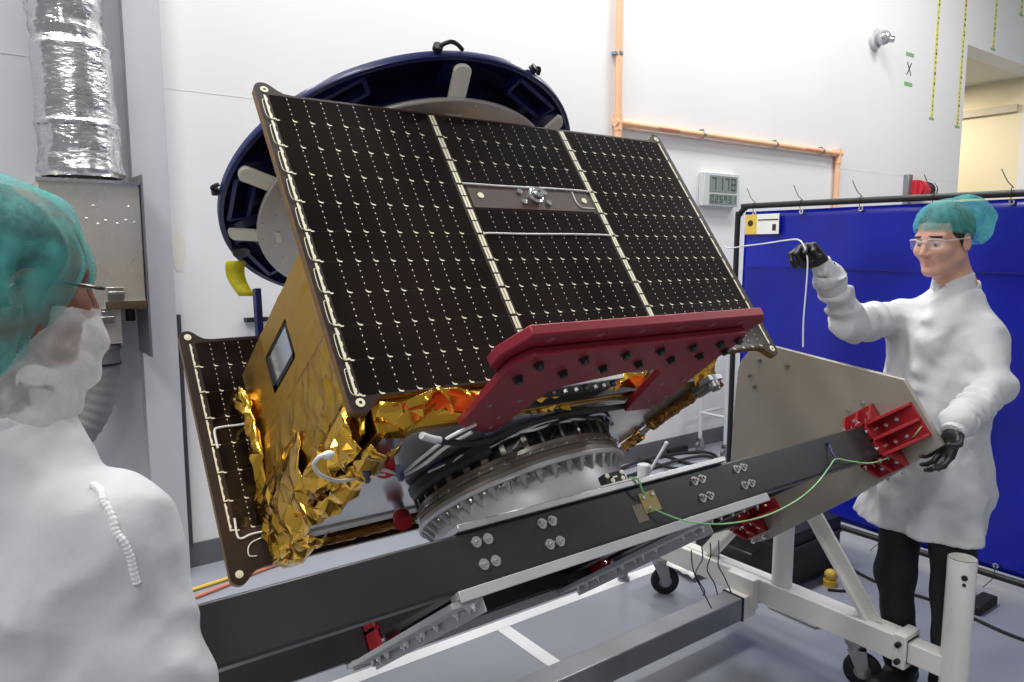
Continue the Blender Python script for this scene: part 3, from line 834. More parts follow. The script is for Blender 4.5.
mb = MB(); mb.lathe([(.295, 1.838), (0.318, 1.842), (0.326, 1.852), (0.326, 1.874), (0.316, 1.884), (.295, 1.884)], (CU, CW, 0), 40, a0=math.radians(172), a1=math.radians(228), closed=True); mb.build('cable_shroud', M['dome'], t)

def onn(px, py, n):
    r = R_ * (px - 512) / 740 + UP * (341 - py) / 740 + FW; nn_ = np.array([0, C54, S54]); k = (n - CAM @ nn_) / (r @ nn_); p = CAM + r * k
    return (p[0], p @ np.array([0, S54, -C54]), p @ nn_)


# bus body
mb = MB(); mb.box((BU0, BW0, BN0), (BU1, BW1, BN1)); mb.build('bus_body', M['foil_flat'], t, 0.004)
mb = MB(); mb.box((BU0 + .02, BW0 + .02, BN0 - .004), (BU1 - .02, BW1 - .02, BN0)); mb.build('bottom_deck', M['deck'], t)
mb = MB(); mb.box((BU0 + .02, 1.03, BN0 - .010), (BU1 - .02, 1.085, BN0 - .004)); mb.build('deck_edge_strip', M['white_paint'], t)
mb = MB(); mb.lathe([(0.28, BN1), (0.30, BN1), (0.32, 2.885), (0.28, 2.885)], (CU, CW + .04, 0), 64, closed=True); mb.build('top_adapter', M['alu'], t)


def foil(name, P, nrm, ns, nt, amp, seed, parent, m, edge=0.0, freq=5.0, aniso=(1, 1), fall=None, sharp=1.0, flat=True):
    """crumpled sheet: P(s,t) base surface, pushed along nrm by ridged noise"""
    rnd = random.Random(seed)
    nrm = np.array(nrm, float); vs = []
    for j in range(nt + 1):
        for i in range(ns + 1):
            js = (rnd.random() - .5) * .8 / ns if 0 < i < ns else (rnd.random() - .5) * edge
            jt = (rnd.random() - .5) * .8 / nt if 0 < j < nt else (rnd.random() - .5) * edge
            s, q = i / ns + js, j / nt + jt
            p = np.array(P(s, q), float)
            x = Vector((s * freq * aniso[0] + seed * 3.1, q * freq * aniso[1], seed * 1.7))
            h = (1 - abs(mnoise.noise(x)) * 2.2) * .6 + (1 - abs(mnoise.noise(x * 2.3)) * 2) * .3 + mnoise.noise(x * 5.1) * .25
            a = amp if fall is None else amp * fall(s, q)
            k = nrm if nrm.ndim == 1 else nrm
            vs.append(p + k * h * a * sharp)
    mb = MB(); fs = []
    for j in range(nt):
        for i in range(ns):
            a, b, c, d = j * (ns + 1) + i, j * (ns + 1) + i + 1, (j + 1) * (ns + 1) + i + 1, (j + 1) * (ns + 1) + i
            if rnd.random() < .5:
                fs += [(a, b, c), (a, c, d)]
            else:
                fs += [(a, b, d), (b, c, d)]
    mb.add(vs, fs, flat)
    o = mb.build(name, m, parent, ang=22)
    sm = o.modifiers.new('thick', 'SOLIDIFY'); sm.thickness = 0.0012; sm.offset = 0
    return o


# taut gold cover on the face towards the left, with a window cut in it
UX = BU0
WW0, WW1, WN0, WN1 = 0.672, 0.878, 2.252, 2.360
mb = MB()
fw = [BW0 - .004, WW0, WW1, BW1 + .006]; fn = [BN0 + .25, WN0, WN1, BN1 + .006]
# finely divided sheet with the window left out
nu, nv = 60, 48; grid = {}
rn = random.Random(3)
ws = sorted(set(list(np.linspace(fw[0], fw[3], nu)) + [WW0, WW1])); nn = sorted(set(list(np.linspace(2.10, fn[3], nv)) + [WN0, WN1])); vs = []
for n in nn:
    for w in ws:
        low = max(0, (2.30 - n) / .2); h = .0015 + .003 * mnoise.noise(Vector((w * 9, n * 7, 1))) + low * .010 * abs(mnoise.noise(Vector((w * 16 + (n - 2) * 12, n * 6, 5))))
        if abs(w - WW0) < .012 or abs(w - WW1) < .012 or abs(n - WN0) < .012 or abs(n - WN1) < .012:
            h = .0025
        vs.append((UX - .004 - h, w, n))
fs = []
L = len(ws)
for j in range(len(nn) - 1):
    for i in range(L - 1):
        wm, nm = (ws[i] + ws[i + 1]) / 2, (nn[j] + nn[j + 1]) / 2
        if WW0 < wm < WW1 and WN0 < nm < WN1:
            continue
        fs.append((j * L + i, (j + 1) * L + i, (j + 1) * L + i + 1, j * L + i + 1))
mb.add(vs, fs); mb.build('side_foil', M['foil_flat'], t, ang=60)
mb = MB(); mb.box((UX - .0035, WW0, WN0), (UX - .002, WW1, WN1)); mb.build('radiator_window', M['mirror'], t)
mb = MB()
for a, b, c, d in ((WW0 - .006, WN0 - .002, WW0 + .012, WN1 + .002), (WW0, WN0 - .006, WW1, WN0 + .014), (WW1 - .030, WN0, WW1 + .004, WN1), (WW0, WN1 - .004, WW1, WN1 + .004)):
    mb.box((UX - .0065, a, b), (UX - .002, c, d))
mb.build('window_frame', M['black'], t)
mb = MB()
for k in range(46):
    n = 1.98 + k * .0098; mb.cyl((UX - .006, BW0 + .012, n), (UX - .0085, BW0 + .012, n), .0022, 6)
mb.build('stitching', M['panel_edge'], t)

# long soft folds of the lower skirt, then coarse crumples along its foot
foil('foil_skirt', lambda s, q: (UX - .009 - .012 * (1 - q), BW0 - .01 + (BW1 + .02 - BW0) * s, 1.89 + .30 * q), (-1, 0, 0), 70, 26, .020, 11, t, M['foil_flat'], .01, 6, (2.0, .55), lambda s, q: (1 - q) ** .7 + .02, flat=False)
foil('foil_skirt', lambda s, q: (UX - .022 - .02 * math.sin(q * PI), BW0 + .012 + .38 * s, 1.862 + .125 * q - .03 * s * q), (-1, -.2, -.1), 15, 5, .034, 14, t, M['foil'], .04, 4, (1.5, 1), lambda s, q: 1.0)
foil('foil_skirt', lambda s, q: (UX - .018 - .02 * math.sin(q * PI), .74 + .40 * s, 1.835 + .24 * q), (-1, .1, -.1), 16, 8, .024, 17, t, M['foil'], .04, 4, (1.8, .8), lambda s, q: 1.0 - .6 * q)
# bunched flaps hanging under the deck near the left corner
foil('foil_flap', lambda s, q: (UX - .035 + .085 * q, .35 + .44 * s, BN0 - .012 - .022 * math.sin(q * PI)), (-.2, 0, -1), 15, 5, .034, 21, t, M['foil'], .10, 4, (1.6, 1), lambda s, q: 1.0)
foil('foil_flap', lambda s, q: (UX - .03 + .075 * q, .86 + .26 * s, BN0 - .035 - .03 * math.sin(q * PI)), (-.4, 0, -1), 8, 4, .032, 23, t, M['foil'], .15, 4, (1, 1))
foil('foil_flap', lambda s, q: (UX + .005 + .31 * s, .345 + .045 * q, BN0 + .072 - .065 * q - .012 * math.sin(s * 9)), (0, -.8, -.6), 11, 3, .032, 27, t, M['foil'], .06, 4, (2, 1))
foil('foil_flap', lambda s, q: (1.10 + .13 * s, .34 + .05 * q, BN0 + .045 - .045 * q), (0, -.6, -.8), 5, 3, .022, 29, t, M['foil'], .10, 4, (1, 1))
foil('foil_flap', lambda s, q: (1.38 + .13 * s, .33 + .05 * q, BN0 + .05 - .045 * q), (0, -.6, -.8), 5, 3, .022, 31, t, M['foil'], .10, 4, (1, 1))
foil('foil_flap', lambda s, q: (1.70 + .09 * s, .325 + .05 * q, BN0 + .06 - .06 * q), (.2, -.6, -.8), 4, 3, .022, 33, t, M['foil'], .10, 4, (1, 1))
# bulge of foil along the far edge of the face
foil('foil_bulge', lambda s, q: (UX - .006 - .05 * math.sin(min(1, max(0, q)) * PI) + .06 * q, BW1 - .05 + .115 * q + .02 * math.sin(s * 7), 1.85 + .53 * s), (-.8, .6, 0), 18, 5, .030, 37, t, M['foil'], .04, 5, (2, .8))
# foil wrapped rods along two lower edges


def wrap(name, a, b, r, seed):
    a, b = np.array(a, float), np.array(b, float); d = b - a; L_ = np.linalg.norm(d); d /= L_
    s = np.cross(d, (0, 0, 1.)); s /= np.linalg.norm(s); q = np.cross(d, s); vs = []; n = int(L_ / .009); sg = 12; rn = random.Random(seed)
    for i in range(n + 1):
        for k in range(sg):
            an = 2 * PI * k / sg; rr = r * (1 + .25 * mnoise.noise(Vector((i * .35, k * 1.1, seed))) + rn.uniform(-.12, .12)); vs.append(a + d * (L_ * i / n) + rr * (s * math.cos(an) + q * math.sin(an)))
    mb = MB(); mb.add(vs, [(i * sg + k, i * sg + (k + 1) % sg, (i + 1) * sg + (k + 1) % sg, (i + 1) * sg + k) for i in range(n) for k in range(sg)] + [tuple(range(sg - 1, -1, -1)), tuple(n * sg + k for k in range(sg))], True)
    return mb.build(name, M['foil_dark'], t)


wrap('foil_rod', (.74, 1.135, 1.872), (1.33, 1.135, 1.872), .017, 3)
wrap('foil_rod', (1.742, .40, 1.872), (1.756, .64, 1.872), .019, 8)
wrap('foil_rod', (1.79, .73, 1.872), (1.80, .83, 1.872), .017, 12)
mb = MB(); mb.cyl((1.756, .64, 1.872), (1.79, .735, 1.872), .009, 10); mb.build('rod_joint', M['dark_ring'], t)
mb = MB(); mb.cyl((1.742, .345, 1.870), (1.742, .40, 1.872), .022, 14); mb.build('rod_joint', M['dark_ring'], t)
mb = MB(); mb.cyl((1.80, .83, 1.872), (1.80, .87, 1.872), .010, 10); mb.build('rod_joint', M['dark_ring'], t)
mb = MB(); mb.cyl((1.745, .335, 1.852), (1.745, .335, 1.888), .017, 14); mb.cyl((1.77, .35, 1.848), (1.77, .35, 1.88), .011, 12); mb.box((1.72, .32, 1.87), (1.78, .365, 1.888)); mb.build('rod_fitting', M['tube_steel'], t, .002)
wrap('foil_rod', (1.79, .36, 1.86), (1.80, .39, 1.96), .02, 15)
# red plug caps on the deck beside the ring
for u, w, n in (onn(385, 467, 1.868), onn(403, 521, 1.838)):
    mb = MB(); mb.cyl((u, w, n + .016), (u - .010, w - .018, n - .012), .026, 24); mb.build('red_cap', M['red_cap'], t, .003)
mb = MB(); mb.cyl(onn(403, 521, 1.845), np.array(onn(403, 521, 1.845)) + (.0, .0, .042), .018, 14); mb.cyl(onn(385, 467, 1.868), np.array(onn(385, 467, 1.868)) + (0, 0, .018), .018, 14); mb.build('cap_stem', M['alu'], t)

# harness: connector tray, cables round the ring
mb = MB(); mb.box((1.02, .355, 1.889), (1.70, .366, 1.955)); mb.build('shade_strip', M['dome'], t)  # added dark strip: shade under the panel edge painted over the gold face
mb = MB(); mb.box((1.09, .285, 1.905), (1.36, .366, 1.912)); mb.box((1.09, .283, 1.900), (1.36, .288, 1.918)); mb.build('connector_tray', M['steel'], t, .002)
for k, u in enumerate((1.13, 1.165, 1.20, 1.235, 1.265, 1.295, 1.33)):
    mb = MB(); mb.cyl((u, .33, 1.912), (u, .325, 1.94), .010, 12); mb.cyl((u, .325, 1.94), (u, .30, 1.952), .007, 10); mb.cyl((u, .30, 1.905), (u, .30, 1.890), .008, 6); mb.build('connector', M['bright_steel'] if k % 3 else M['dome'], t)


def ringpt(a, r, n):
    a = math.radians(a); return (CU + r * math.cos(a), CW + r * math.sin(a), n)


for k, (a0, a1, r, n, rad, m) in enumerate(((190, 300, .316, 1.874, .0045, 'wire_blue'), (194, 318, .319, 1.870, .0035, 'wire_white'), (200, 296, .320, 1.866, .004, 'black'),
                                            (186, 270, .318, 1.864, .0035, 'wire_white'), (250, 335, .314, 1.879, .0045, 'wire_blue'), (262, 330, .320, 1.876, .005, 'black'))):
    pts = [ringpt(a0 + (a1 - a0) * i / 12, r + .006 * math.sin(i * 1.3 + k), n + .004 * math.sin(i * 1.9 + k * 2)) for i in range(13)]
    mb = MB(); mb.tube(pts, rad, 8, 3); mb.build('harness_cable', M[m], t)
mb = MB(); mb.tube([(.80, .36, 1.855), (.85, .375, 1.845), (.93, .40, 1.84), (1.01, .405, 1.848), (1.08, .395, 1.86), (1.2, .39, 1.868), (1.36, .40, 1.868), (1.47, .42, 1.872)], .008, 10, 6); mb.build('harness_cable', M['black'], t)
mb = MB(); mb.tube([(.775, .35, 1.862), (.80, .36, 1.855), (.825, .367, 1.85)], .0085, 12, 4); mb.build('cable_sleeve', M['lcd_bezel'], t)
mb = MB(); mb.tube([onn(327, 455, 1.828), onn(319, 457, 1.826), onn(314, 466, 1.826), onn(321, 475, 1.828), onn(338, 481, 1.835), onn(360, 478, 1.845), onn(380, 474, 1.850), onn(402, 475, 1.848), onn(424, 464, 1.846), onn(446, 447, 1.850), onn(472, 432, 1.856)], .0042, 8, 6); mb.build('harness_cable', M['wire_white'], t)
mb = MB(); mb.tube([onn(364, 472, 1.842), onn(382, 470, 1.848), onn(402, 472, 1.846), onn(424, 456, 1.846), onn(448, 438, 1.850), onn(476, 424, 1.858)], .0042, 8, 6); mb.build('harness_cable', M['wire_white'], t)
mb = MB(); mb.ball(onn(328, 455, 1.828), .0105, 12, 8, (1.3, 1, .8)); mb.build('cable_end', M['wire_white'], t)
for a, c in (((366, 471), (367, 480)), ((399, 470), (401, 478))):
    mb = MB(); mb.cyl(onn(a[0], a[1] - 2, 1.842), onn(c[0], c[1], 1.842), .009, 10); mb.build('cable_tie', M['wire_blue'], t)


# solar panels -------------------------------------------------------------
def ears(u0, u1, n0, n1, e=.026, corners=(1, 1, 1, 1)):
    """panel outline with rounded ears; order: bottom left, bottom right, top right, top left"""
    o = []
    if corners[0]:
        o += [(u0, n0 + .05)] + [(u0 + e + e * math.cos(a), n0 - .004 + e * math.sin(a)) for a in np.linspace(PI, 1.75 * PI, 10)] + [(u0 + .062, n0 - .006), (u0 + .075, n0 + .002), (u0 + .095, n0 + .005)]
    else:
        o += [(u0, n0)]
    if corners[1]:
        o += [(u1 - .095, n0 + .005), (u1 - .075, n0 + .002), (u1 - .062, n0 - .006)] + [(u1 - e + e * math.cos(a), n0 - .004 + e * math.sin(a)) for a in np.linspace(1.25 * PI, 2 * PI, 10)] + [(u1, n0 + .05)]
    else:
        o += [(u1, n0)]
    if corners[2]:
        o += [(u1, n1 - .05)] + [(u1 - e + e * math.cos(a), n1 + .004 + e * math.sin(a)) for a in np.linspace(0, .75 * PI, 10)] + [(u1 - .062, n1 + .006), (u1 - .075, n1 - .002), (u1 - .095, n1 - .005)]
    else:
        o += [(u1, n1)]
    if corners[3]:
        o += [(u0 + .095, n1 - .005), (u0 + .075, n1 - .002), (u0 + .062, n1 + .006)] + [(u0 + e + e * math.cos(a), n1 + .004 + e * math.sin(a)) for a in np.linspace(.25 * PI, PI, 10)] + [(u0, n1 - .05)]
    else:
        o += [(u0, n1)]
    return o


def board(name, outline, w0, w1, parent):
    mb = MB(); mb.prism(outline, 1, w0, w1)
    # side faces get the honeycomb edge colour
    for i in range(2, len(mb.m)):
        mb.m[i] = 1
    return mb.build(name, [M['panel'], M['panel_edge']], parent, 0.001)


def cells(name, u0, u1, n0, n1, nc, nr, w, parent, skip=(), first=True):
    """cells with clipped corners, bright corner tabs and dotted interconnects"""
    mb = MB(); cu, cn = (u1 - u0) / nc, (n1 - n0) / nr; g = .0008; k = .006
    for j in range(nr):
        if j in skip:
            continue
        for i in range(nc):
            a, b, c, d = u0 + i * cu + g, u0 + (i + 1) * cu - g, n0 + j * cn + g * 1.4, n0 + (j + 1) * cn - g * 1.4
            mb.mi = 0; poly = [(a + k, c), (b, c), (b, d), (a, d), (a, c + k)]
            vs = [(x, w - .0006, y) for x, y in poly]; mb.add(vs, [tuple(range(5))], True)
            mb.mi = 1
            if i > 0 or first:
                x, y = u0 + i * cu, n0 + j * cn
                cr = [(x - .003, y + .009), (x - .0008, y + .005), (x + .003, y + .0022), (x + .0105, y + .0008), (x + .009, y - .002), (x + .0025, y - .002), (x - .0018, y + .001)]
                mb.add([(p, w - .0009, q) for p, q in cr], [tuple(range(7))], True)
            if i > 0:
                for q in range(1, 5):
                    x, y = u0 + i * cu, n0 + (j + q / 5 + .06) * cn
                    mb.quad((x - .0012, w - .0009, y), (x + .0012, w - .0009, y), (x + .0012, w - .0009, y + .0035), (x - .0012, w - .0009, y + .0035))
    return mb.build(name, [M['cell'], M['bus']], parent)


PW = 0.340
pan = board('solar_panel', ears(.629, 2.137, 1.957, 2.848), PW, PW + .022, t)
N0, N1 = 1.968, 2.836
cells('cell_string', .661, 1.124, N0, N1, 10, 10, PW, pan)
cells('cell_string', 1.154, 1.622, N0, N1, 10, 10, PW, pan, skip=(6, 7, 8, 9))
cells('cell_string', 1.154, 1.622, N0, N1, 10, 10, PW, pan, skip=(0, 1, 2, 3, 4, 5, 6))
cells('cell_string', 1.652, 2.105, N0, N1, 10, 10, PW, pan)
pit = (N1 - N0) / 10


def strips(us, ue, parent, w, n0, n1, nr, double=True, hook=True):
    mb = MB(); p = (n1 - n0) / nr
    for j in range(nr):
        a, b = n0 + j * p + .004, n0 + (j + 1) * p - .004
        wd = (ue - us)
        if double:
            for f0, f1 in ((.08, .40), (.56, .92)):
                mb.box((us + wd * f0, w - .0016, a), (us + wd * f1, w, a + (b - a) * .48)); mb.box((us + wd * f0, w - .0016, a + (b - a) * .54), (us + wd * f1, w, b))
        else:
            mb.box((us, w - .0016, a), (us + wd * .75, w, b))
            for q in (.15, .5, .85):
                mb.box((us + wd * .7, w - .0014, a + (b - a) * q - .006), (us + wd * 1.05, w, a + (b - a) * q + .004))
            if hook:
                mb.box((us, w - .0016, a - .003), (us + wd * 2.2, w, a + .001))
    return mb.build('bus_strip', M['bus'], parent)


strips(.648, .655, pan, PW, N0, N1, 10, False)
strips(1.130, 1.149, pan, PW, N0, N1, 10)
strips(1.628, 1.647, pan, PW, N0, N1, 10)
strips(2.108, 2.114, pan, PW, N0, N1, 10, False, False)
for j in range(0, 10, 1):
    n = N1 - j * pit
    mb = MB(); mb.tube([(.646, PW - .002, n - .02), (.640, PW - .003, n - .026), (.639, PW - .003, n - .07), (.643, PW - .003, n - .082), (.651, PW - .002, n - .084)], .0008, 6, 4); mb.build('jumper_wire', M['bus'], pan)
# hold-down strip with the boss
mb = MB(); mb.box((1.158, PW - .002, N0 + 6 * pit + .004), (1.612, PW, N0 + 7 * pit - .004)); hs = mb.build('hold_down_strip', mat('brown strip', rgb(70, 54, 48), .45), pan)
nm = N0 + 6.5 * pit + .008
mb = MB(); mb.lathe([(.004, -.030), (.016, -.030), (.020, -.027), (.020, -.012), (.026, -.010), (.026, 0.0)], (1.39, PW - .001, nm), 28, axis=1); mb.build('hold_down_boss', M['bright_steel'], hs)
for du, dn in ((-.048, .018), (-.046, -.020), (.046, .018), (.046, -.020)):
    mb = MB(); mb.cyl((1.39 + du, PW - .002, nm + dn), (1.39 + du, PW - .006, nm + dn), .0095, 14); mb.cyl((1.39 + du, PW - .006, nm + dn), (1.39 + du, PW - .0075, nm + dn), .004, 8); mb.build('washer', M['bright_steel'], hs)
for u in (1.195, 1.587):
    mb = MB(); mb.cyl((u, PW - .002, nm - .004), (u, PW - .004, nm - .004), .010, 16); mb.build('washer', M['bus'], hs)
for n, lab in ((N0 + 7 * pit, 0), (N0 + 5 * pit, 1)):
    mb = MB(); mb.tube([(1.15, PW - .003, n - .004 * lab), (1.168, PW - .004, n), (1.3, PW - .004, n - .001), (1.45, PW - .004, n + .001), (1.60, PW - .004, n), (1.632, PW - .003, n - .003)], .0028, 8, 5); mb.build('jumper_wire', M['wire_white'], pan)
mb = MB(); mb.tube([(1.553, PW - .003, nm + .03), (1.551, PW - .003, nm - .01), (1.562, PW - .003, nm - .03), (1.58, PW - .003, nm - .034), (1.615, PW - .003, nm - .034)], .0018, 6, 5); mb.build('jumper_wire', M['wire_white'], pan)
for u, n in ((.655, 1.953), (2.111, 1.953), (2.111, 2.852), (.655, 2.852)):
    mb = MB(); mb.lathe([(.004, -.002), (.010, -.002), (.010, .0)], (u, PW, n), 20, axis=1); mb.cyl((u, PW - .0002, n), (u, PW - .0014, n), .0105, 18); mb.build('eyelet', M['bus'], pan)
    mb = MB(); mb.cyl((u, PW - .0014, n), (u, PW - .002, n), .004, 12); mb.build('eyelet_hole', M['black'], pan)
for u, n in ((.85, 2.15), (1.55, 2.15), (.85, 2.34), (1.55, 2.34)):
    mb = MB(); mb.box((u - .02, PW + .022, n - .02), (u + .02, BW0, n + .02)); mb.build('hinge_block', M['black'], pan)

QW = 1.160
wing = board('solar_panel', ears(.530, 1.55, 1.842, 2.600, .026, (1, 0, 0, 1)), QW, QW + .022, t)
cells('cell_string', .573, 1.10, 1.965, 2.585, 12, 7, QW, wing)
p2 = (2.585 - 1.965) / 7
strips(.556, .562, wing, QW, 1.965, 2.585, 7, False)
mb = MB(); mb.tube([(.572, QW - .003, 2.22), (.573, QW - .004, 2.275), (.59, QW - .004, 2.285), (.65, QW - .004, 2.285), (.72, QW - .004, 2.287)], .0036, 8, 6); mb.build('jumper_wire', M['wire_white'], wing)
mb = MB(); mb.tube([(.575, QW - .003, 2.0), (.572, QW - .004, 1.95), (.582, QW - .004, 1.938), (.61, QW - .004, 1.944), (.66, QW - .004, 1.945), (.74, QW - .004, 1.955)], .0032, 8, 6); mb.build('jumper_wire', M['wire_white'], wing)
mb = MB(); mb.tube([(.70, QW - .003, 1.935), (.62, QW - .004, 1.925), (.595, QW - .004, 1.91), (.592, QW - .004, 1.885), (.612, QW - .003, 1.88)], .0018, 6, 6); mb.build('jumper_wire', M['wire_white'], wing)
for n in (2.606, 1.842):
    mb = MB(); mb.cyl((.556, QW - .0002, n), (.556, QW - .0016, n), .011, 18); mb.cyl((.556, QW - .0016, n), (.556, QW - .003, n), .005, 10); mb.build('eyelet', M['bus'], wing)
for u, n in ((.75, 2.2), (1.45, 2.2), (.75, 2.0), (1.45, 2.0)):
    mb = MB(); mb.box((u - .02, BW1, n - .025), (u + .02, QW, n + .025)); mb.build('hinge_block', M['dark_ring'], wing)

# ------------------------------------------------------------------ red handling bracket under the panel edge
t = thing('handling_bracket', 'dark red two plate handling bracket bolted below the big solar panel', 'bracket', (1.22, .25, 1.86), True)
lo = [(.842, .040), (.870, .008), (1.525, .008), (1.548, .040), (1.548, .13), (1.588, .425), (1.575, .442), (1.452, .425), (1.375, .185), (1.345, .156), (1.23, .152), (1.06, .18), (1.025, .205), (.998, .392), (.975, .402), (.856, .322), (.836, .06)]
mb = MB(); mb.prism(lo, 2, 1.858, 1.878); lp = mb.build('lower_plate', M['red'], t, 0.003)
upo = [(.808, .035), (.845, -.040), (1.555, -.040), (1.592, -.008), (1.575, .05), (1.575, .11), (.845, .11), (.812, .08)]
mb = MB(); mb.prism(upo, 2, 1.8785, 1.902); up_ = mb.build('upper_plate', M['red'], t, 0.003)
for u, w in ((.882, .10), (.90, .045), (1.0, .10), (1.02, .045), (1.115, .10), (1.14, .045), (1.225, .10), (1.25, .045), (1.335, .10), (1.36, .045), (1.44, .10), (1.46, .045), (1.525, .09), (1.52, .035)):
    mb = MB(); mb.cyl((u, w, 1.858), (u, w, 1.856), .0125, 18); mb.cyl((u, w, 1.856), (u, w, 1.846), .009, 16); mb.build('bolt', M['black'], lp)
for u, w in ((.88, .22), (.96, .22), (.89, .31), (.96, .36), (.95, .30), (1.44, .25), (1.52, .24), (1.49, .36), (1.55, .35), (1.55, .41)):
    mb = MB(); mb.cyl((u, w, 1.858), (u, w, 1.855), .0055, 10); mb.build('screw', M['steel'], lp)
for u in (.90, 1.03, 1.15, 1.27, 1.385, 1.49):
    mb = MB(); mb.cyl((u, -.016, 1.8785), (u, -.016, 1.8775), .009, 16); mb.build('plugged_hole', mat('plug red', rgb(150, 66, 80), .5) if u < .94 else bpy.data.materials['plug red'], up_)

# ------------------------------------------------------------------ blue ring fixture on top
FN = 2.95
FU, FWc = 1.312, .846
t = thing('ring_fixture', 'large navy blue wheel shaped ring fixture behind the top of the satellite', 'ring fixture', (FU, FWc, FN), True)
t.scale = (1.07, 1.07, 1.07)
mb = MB(); mb.lathe([(.593, FN), (.600, FN + .001), (.602, FN + .006), (.601, FN + .022), (.592, FN + .030), (.50, FN + .115), (.49, FN + .105), (.575, FN + .028), (.584, FN + .015), (.586, FN + .002)], (FU, FWc, 0), 128, closed=True); rim = mb.build('rim', M['blue'], t)
mb = MB(); mb.lathe([(.38, FN + .09), (.51, FN + .09), (.51, FN + .10), (.38, FN + .10)], (FU, FWc, 0), 96, closed=True); mb.build('web', M['navy'], t)
mb = MB(); mb.lathe([(.40, FN - .060), (.496, FN - .060), (.50, FN - .057), (.50, FN - .050), (.475, FN - .045), (.472, FN - .02), (.40, FN - .02)], (FU, FWc, 0), 128, closed=True); mb.lathe([(.25, FN - .0595), (.41, FN - .0595), (.41, FN - .03), (.25, FN - .03)], (FU, FWc, 0), 96, closed=True); hub = mb.build('hub_plate', M['hub_grey'], t)
mb = MB(); mb.lathe([(.40, FN - .02), (.468, FN - .02), (.462, FN + .09), (.40, FN + .09)], (FU, FWc, 0), 96, closed=True); mb.build('hub_drum', M['navy'], t)
for k in range(36):
    for r in (.485, .45):
        a = 2 * PI * (k + (.5 if r < .47 else 0)) / 36; mb = MB(); p = np.array((FU + r * math.cos(a), FWc + r * math.sin(a), FN - .06)); mb.cyl(p, p - np.array((0, 0, .0015)), .0032, 8); mb.build('rivet', M['steel'] if k % 3 else M['pad'], hub)
for deg in (-97, -171, 160, -49, 60, 110, 10):
    a = math.radians(deg); ca, sa = math.cos(a), math.sin(a); rd = np.array((ca, sa, 0)); q = np.array((-sa, ca, 0)); o = np.array((FU, FWc, 0)); mb = MB(); L0, L1 = .43, .582; w = .027; path = []
    for k in range(9):
        b = -PI / 2 + PI * k / 8; path.append((L1 - .014 + .014 * math.cos(b), w * math.sin(b)))
    path = [(L0, -w)] + path + [(L0, w)]
    nn_ = len(path); f = lambda r: FN - .0655 + max(0, r - .49) * .55
    vs = [tuple(o + rd * r + q * s + np.array((0, 0, f(r)))) for r, s in path] + [tuple(o + rd * r + q * s + np.array((0, 0, f(r) + .012))) for r, s in path]
    mb.add(vs, [tuple(range(nn_ - 1, -1, -1)), tuple(range(nn_, 2 * nn_))] + [(i, (i + 1) % nn_, (i + 1) % nn_ + nn_, i + nn_) for i in range(nn_)], True)
    mb.build('spoke_pad', M['pad'], t, .002)
    mb = MB(); mb.beam(o + rd * .46 + np.array((0, 0, FN + .05)), o + rd * .575 + np.array((0, 0, FN + .015)), .05, .03, (0, 0, 1)); mb.build('rib', M['blue'], t)
# open box frames between the pads
for d0, d1 in ((-75, -54), (165, 184), (128, 153), (-150, -125), (20, 50)):
    def rp(r, d, n):
        d = math.radians(d); return np.array((FU + r * math.cos(d), FWc + r * math.sin(d), n))
    c4 = [rp(.515, d0, FN + .015), rp(.572, d0, FN + .015), rp(.572, d1, FN + .015), rp(.515, d1, FN + .015)]
    mb = MB()
    for i in range(4):
        mb.beam(c4[i], c4[(i + 1) % 4], .012, .03, (0, 0, 1))
    mb.build('box_frame', M['blue'], t)
for d in (-101, 178, -71):
    a = math.radians(d); o = np.array((FU, FWc, FN + .02)); rd = np.array((math.cos(a), math.sin(a), 0)); q = np.array((-math.sin(a), math.cos(a), 0)); mb = MB()
    k_ = .034 if d == -101 else .014
    mb.tube([o + rd * .606 - q * k_, o + rd * (.612 + k_ * .35) - q * k_ * .6, o + rd * (.615 + k_ * .5), o + rd * (.612 + k_ * .35) + q * k_ * .6, o + rd * .606 + q * k_ * 1.2], .0062, 10, 6); mb.cyl(o + rd * .604 - q * k_, o + rd * .62 - q * k_, .014, 12); mb.build('lifting_eye', M['black'], t)
mb = MB(); mb.cyl(tuple(np.array((FU, FWc, FN + .01)) + np.array((math.cos(math.radians(148)), math.sin(math.radians(148)), 0)) * .57), tuple(np.array((FU, FWc, FN - .012)) + np.array((math.cos(math.radians(148)), math.sin(math.radians(148)), 0)) * .57), .028, 20); mb.build('hub_bolt', M['dome'], t)
A_ = pt(266, 283, 2.80); B_ = pt(269, 330, 2.80)
cv = lambda x: (x[0], x @ np.array([0, S54, -C54]), x @ np.array([0, C54, S54]))
mb = MB(); mb.beam(cv(A_), cv(B_), .035, .02, (1, 0, 0)); mb.build('support_leg', M['blue'], t)
# ribbon tied to the rim
a = math.radians(146); o = np.array((FU + .60 * math.cos(a), FWc + .60 * math.sin(a), FN)); mb = MB(); vs = []
P0 = tilt(*o)
for i in range(9):
    f = i / 8
    for s in (-1, 1):
        vs.append(np.array((P0[0] - .035 - .02 * f + s * .032 * (1 - .2 * f) + .05 * f * f, P0[1] + .015 * math.sin(f * 4) - s * .01, P0[2] - .03 - .125 * f)))
mb.add(vs, [(2 * i, 2 * i + 1, 2 * i + 3, 2 * i + 2) for i in range(8)])
o_ = single(mb, 'warning_ribbon', M['tag_yellow'], 'yellow green ribbon hanging from the left of the blue ring', 'ribbon'); sm = o_.modifiers.new('thick', 'SOLIDIFY'); sm.thickness = .002

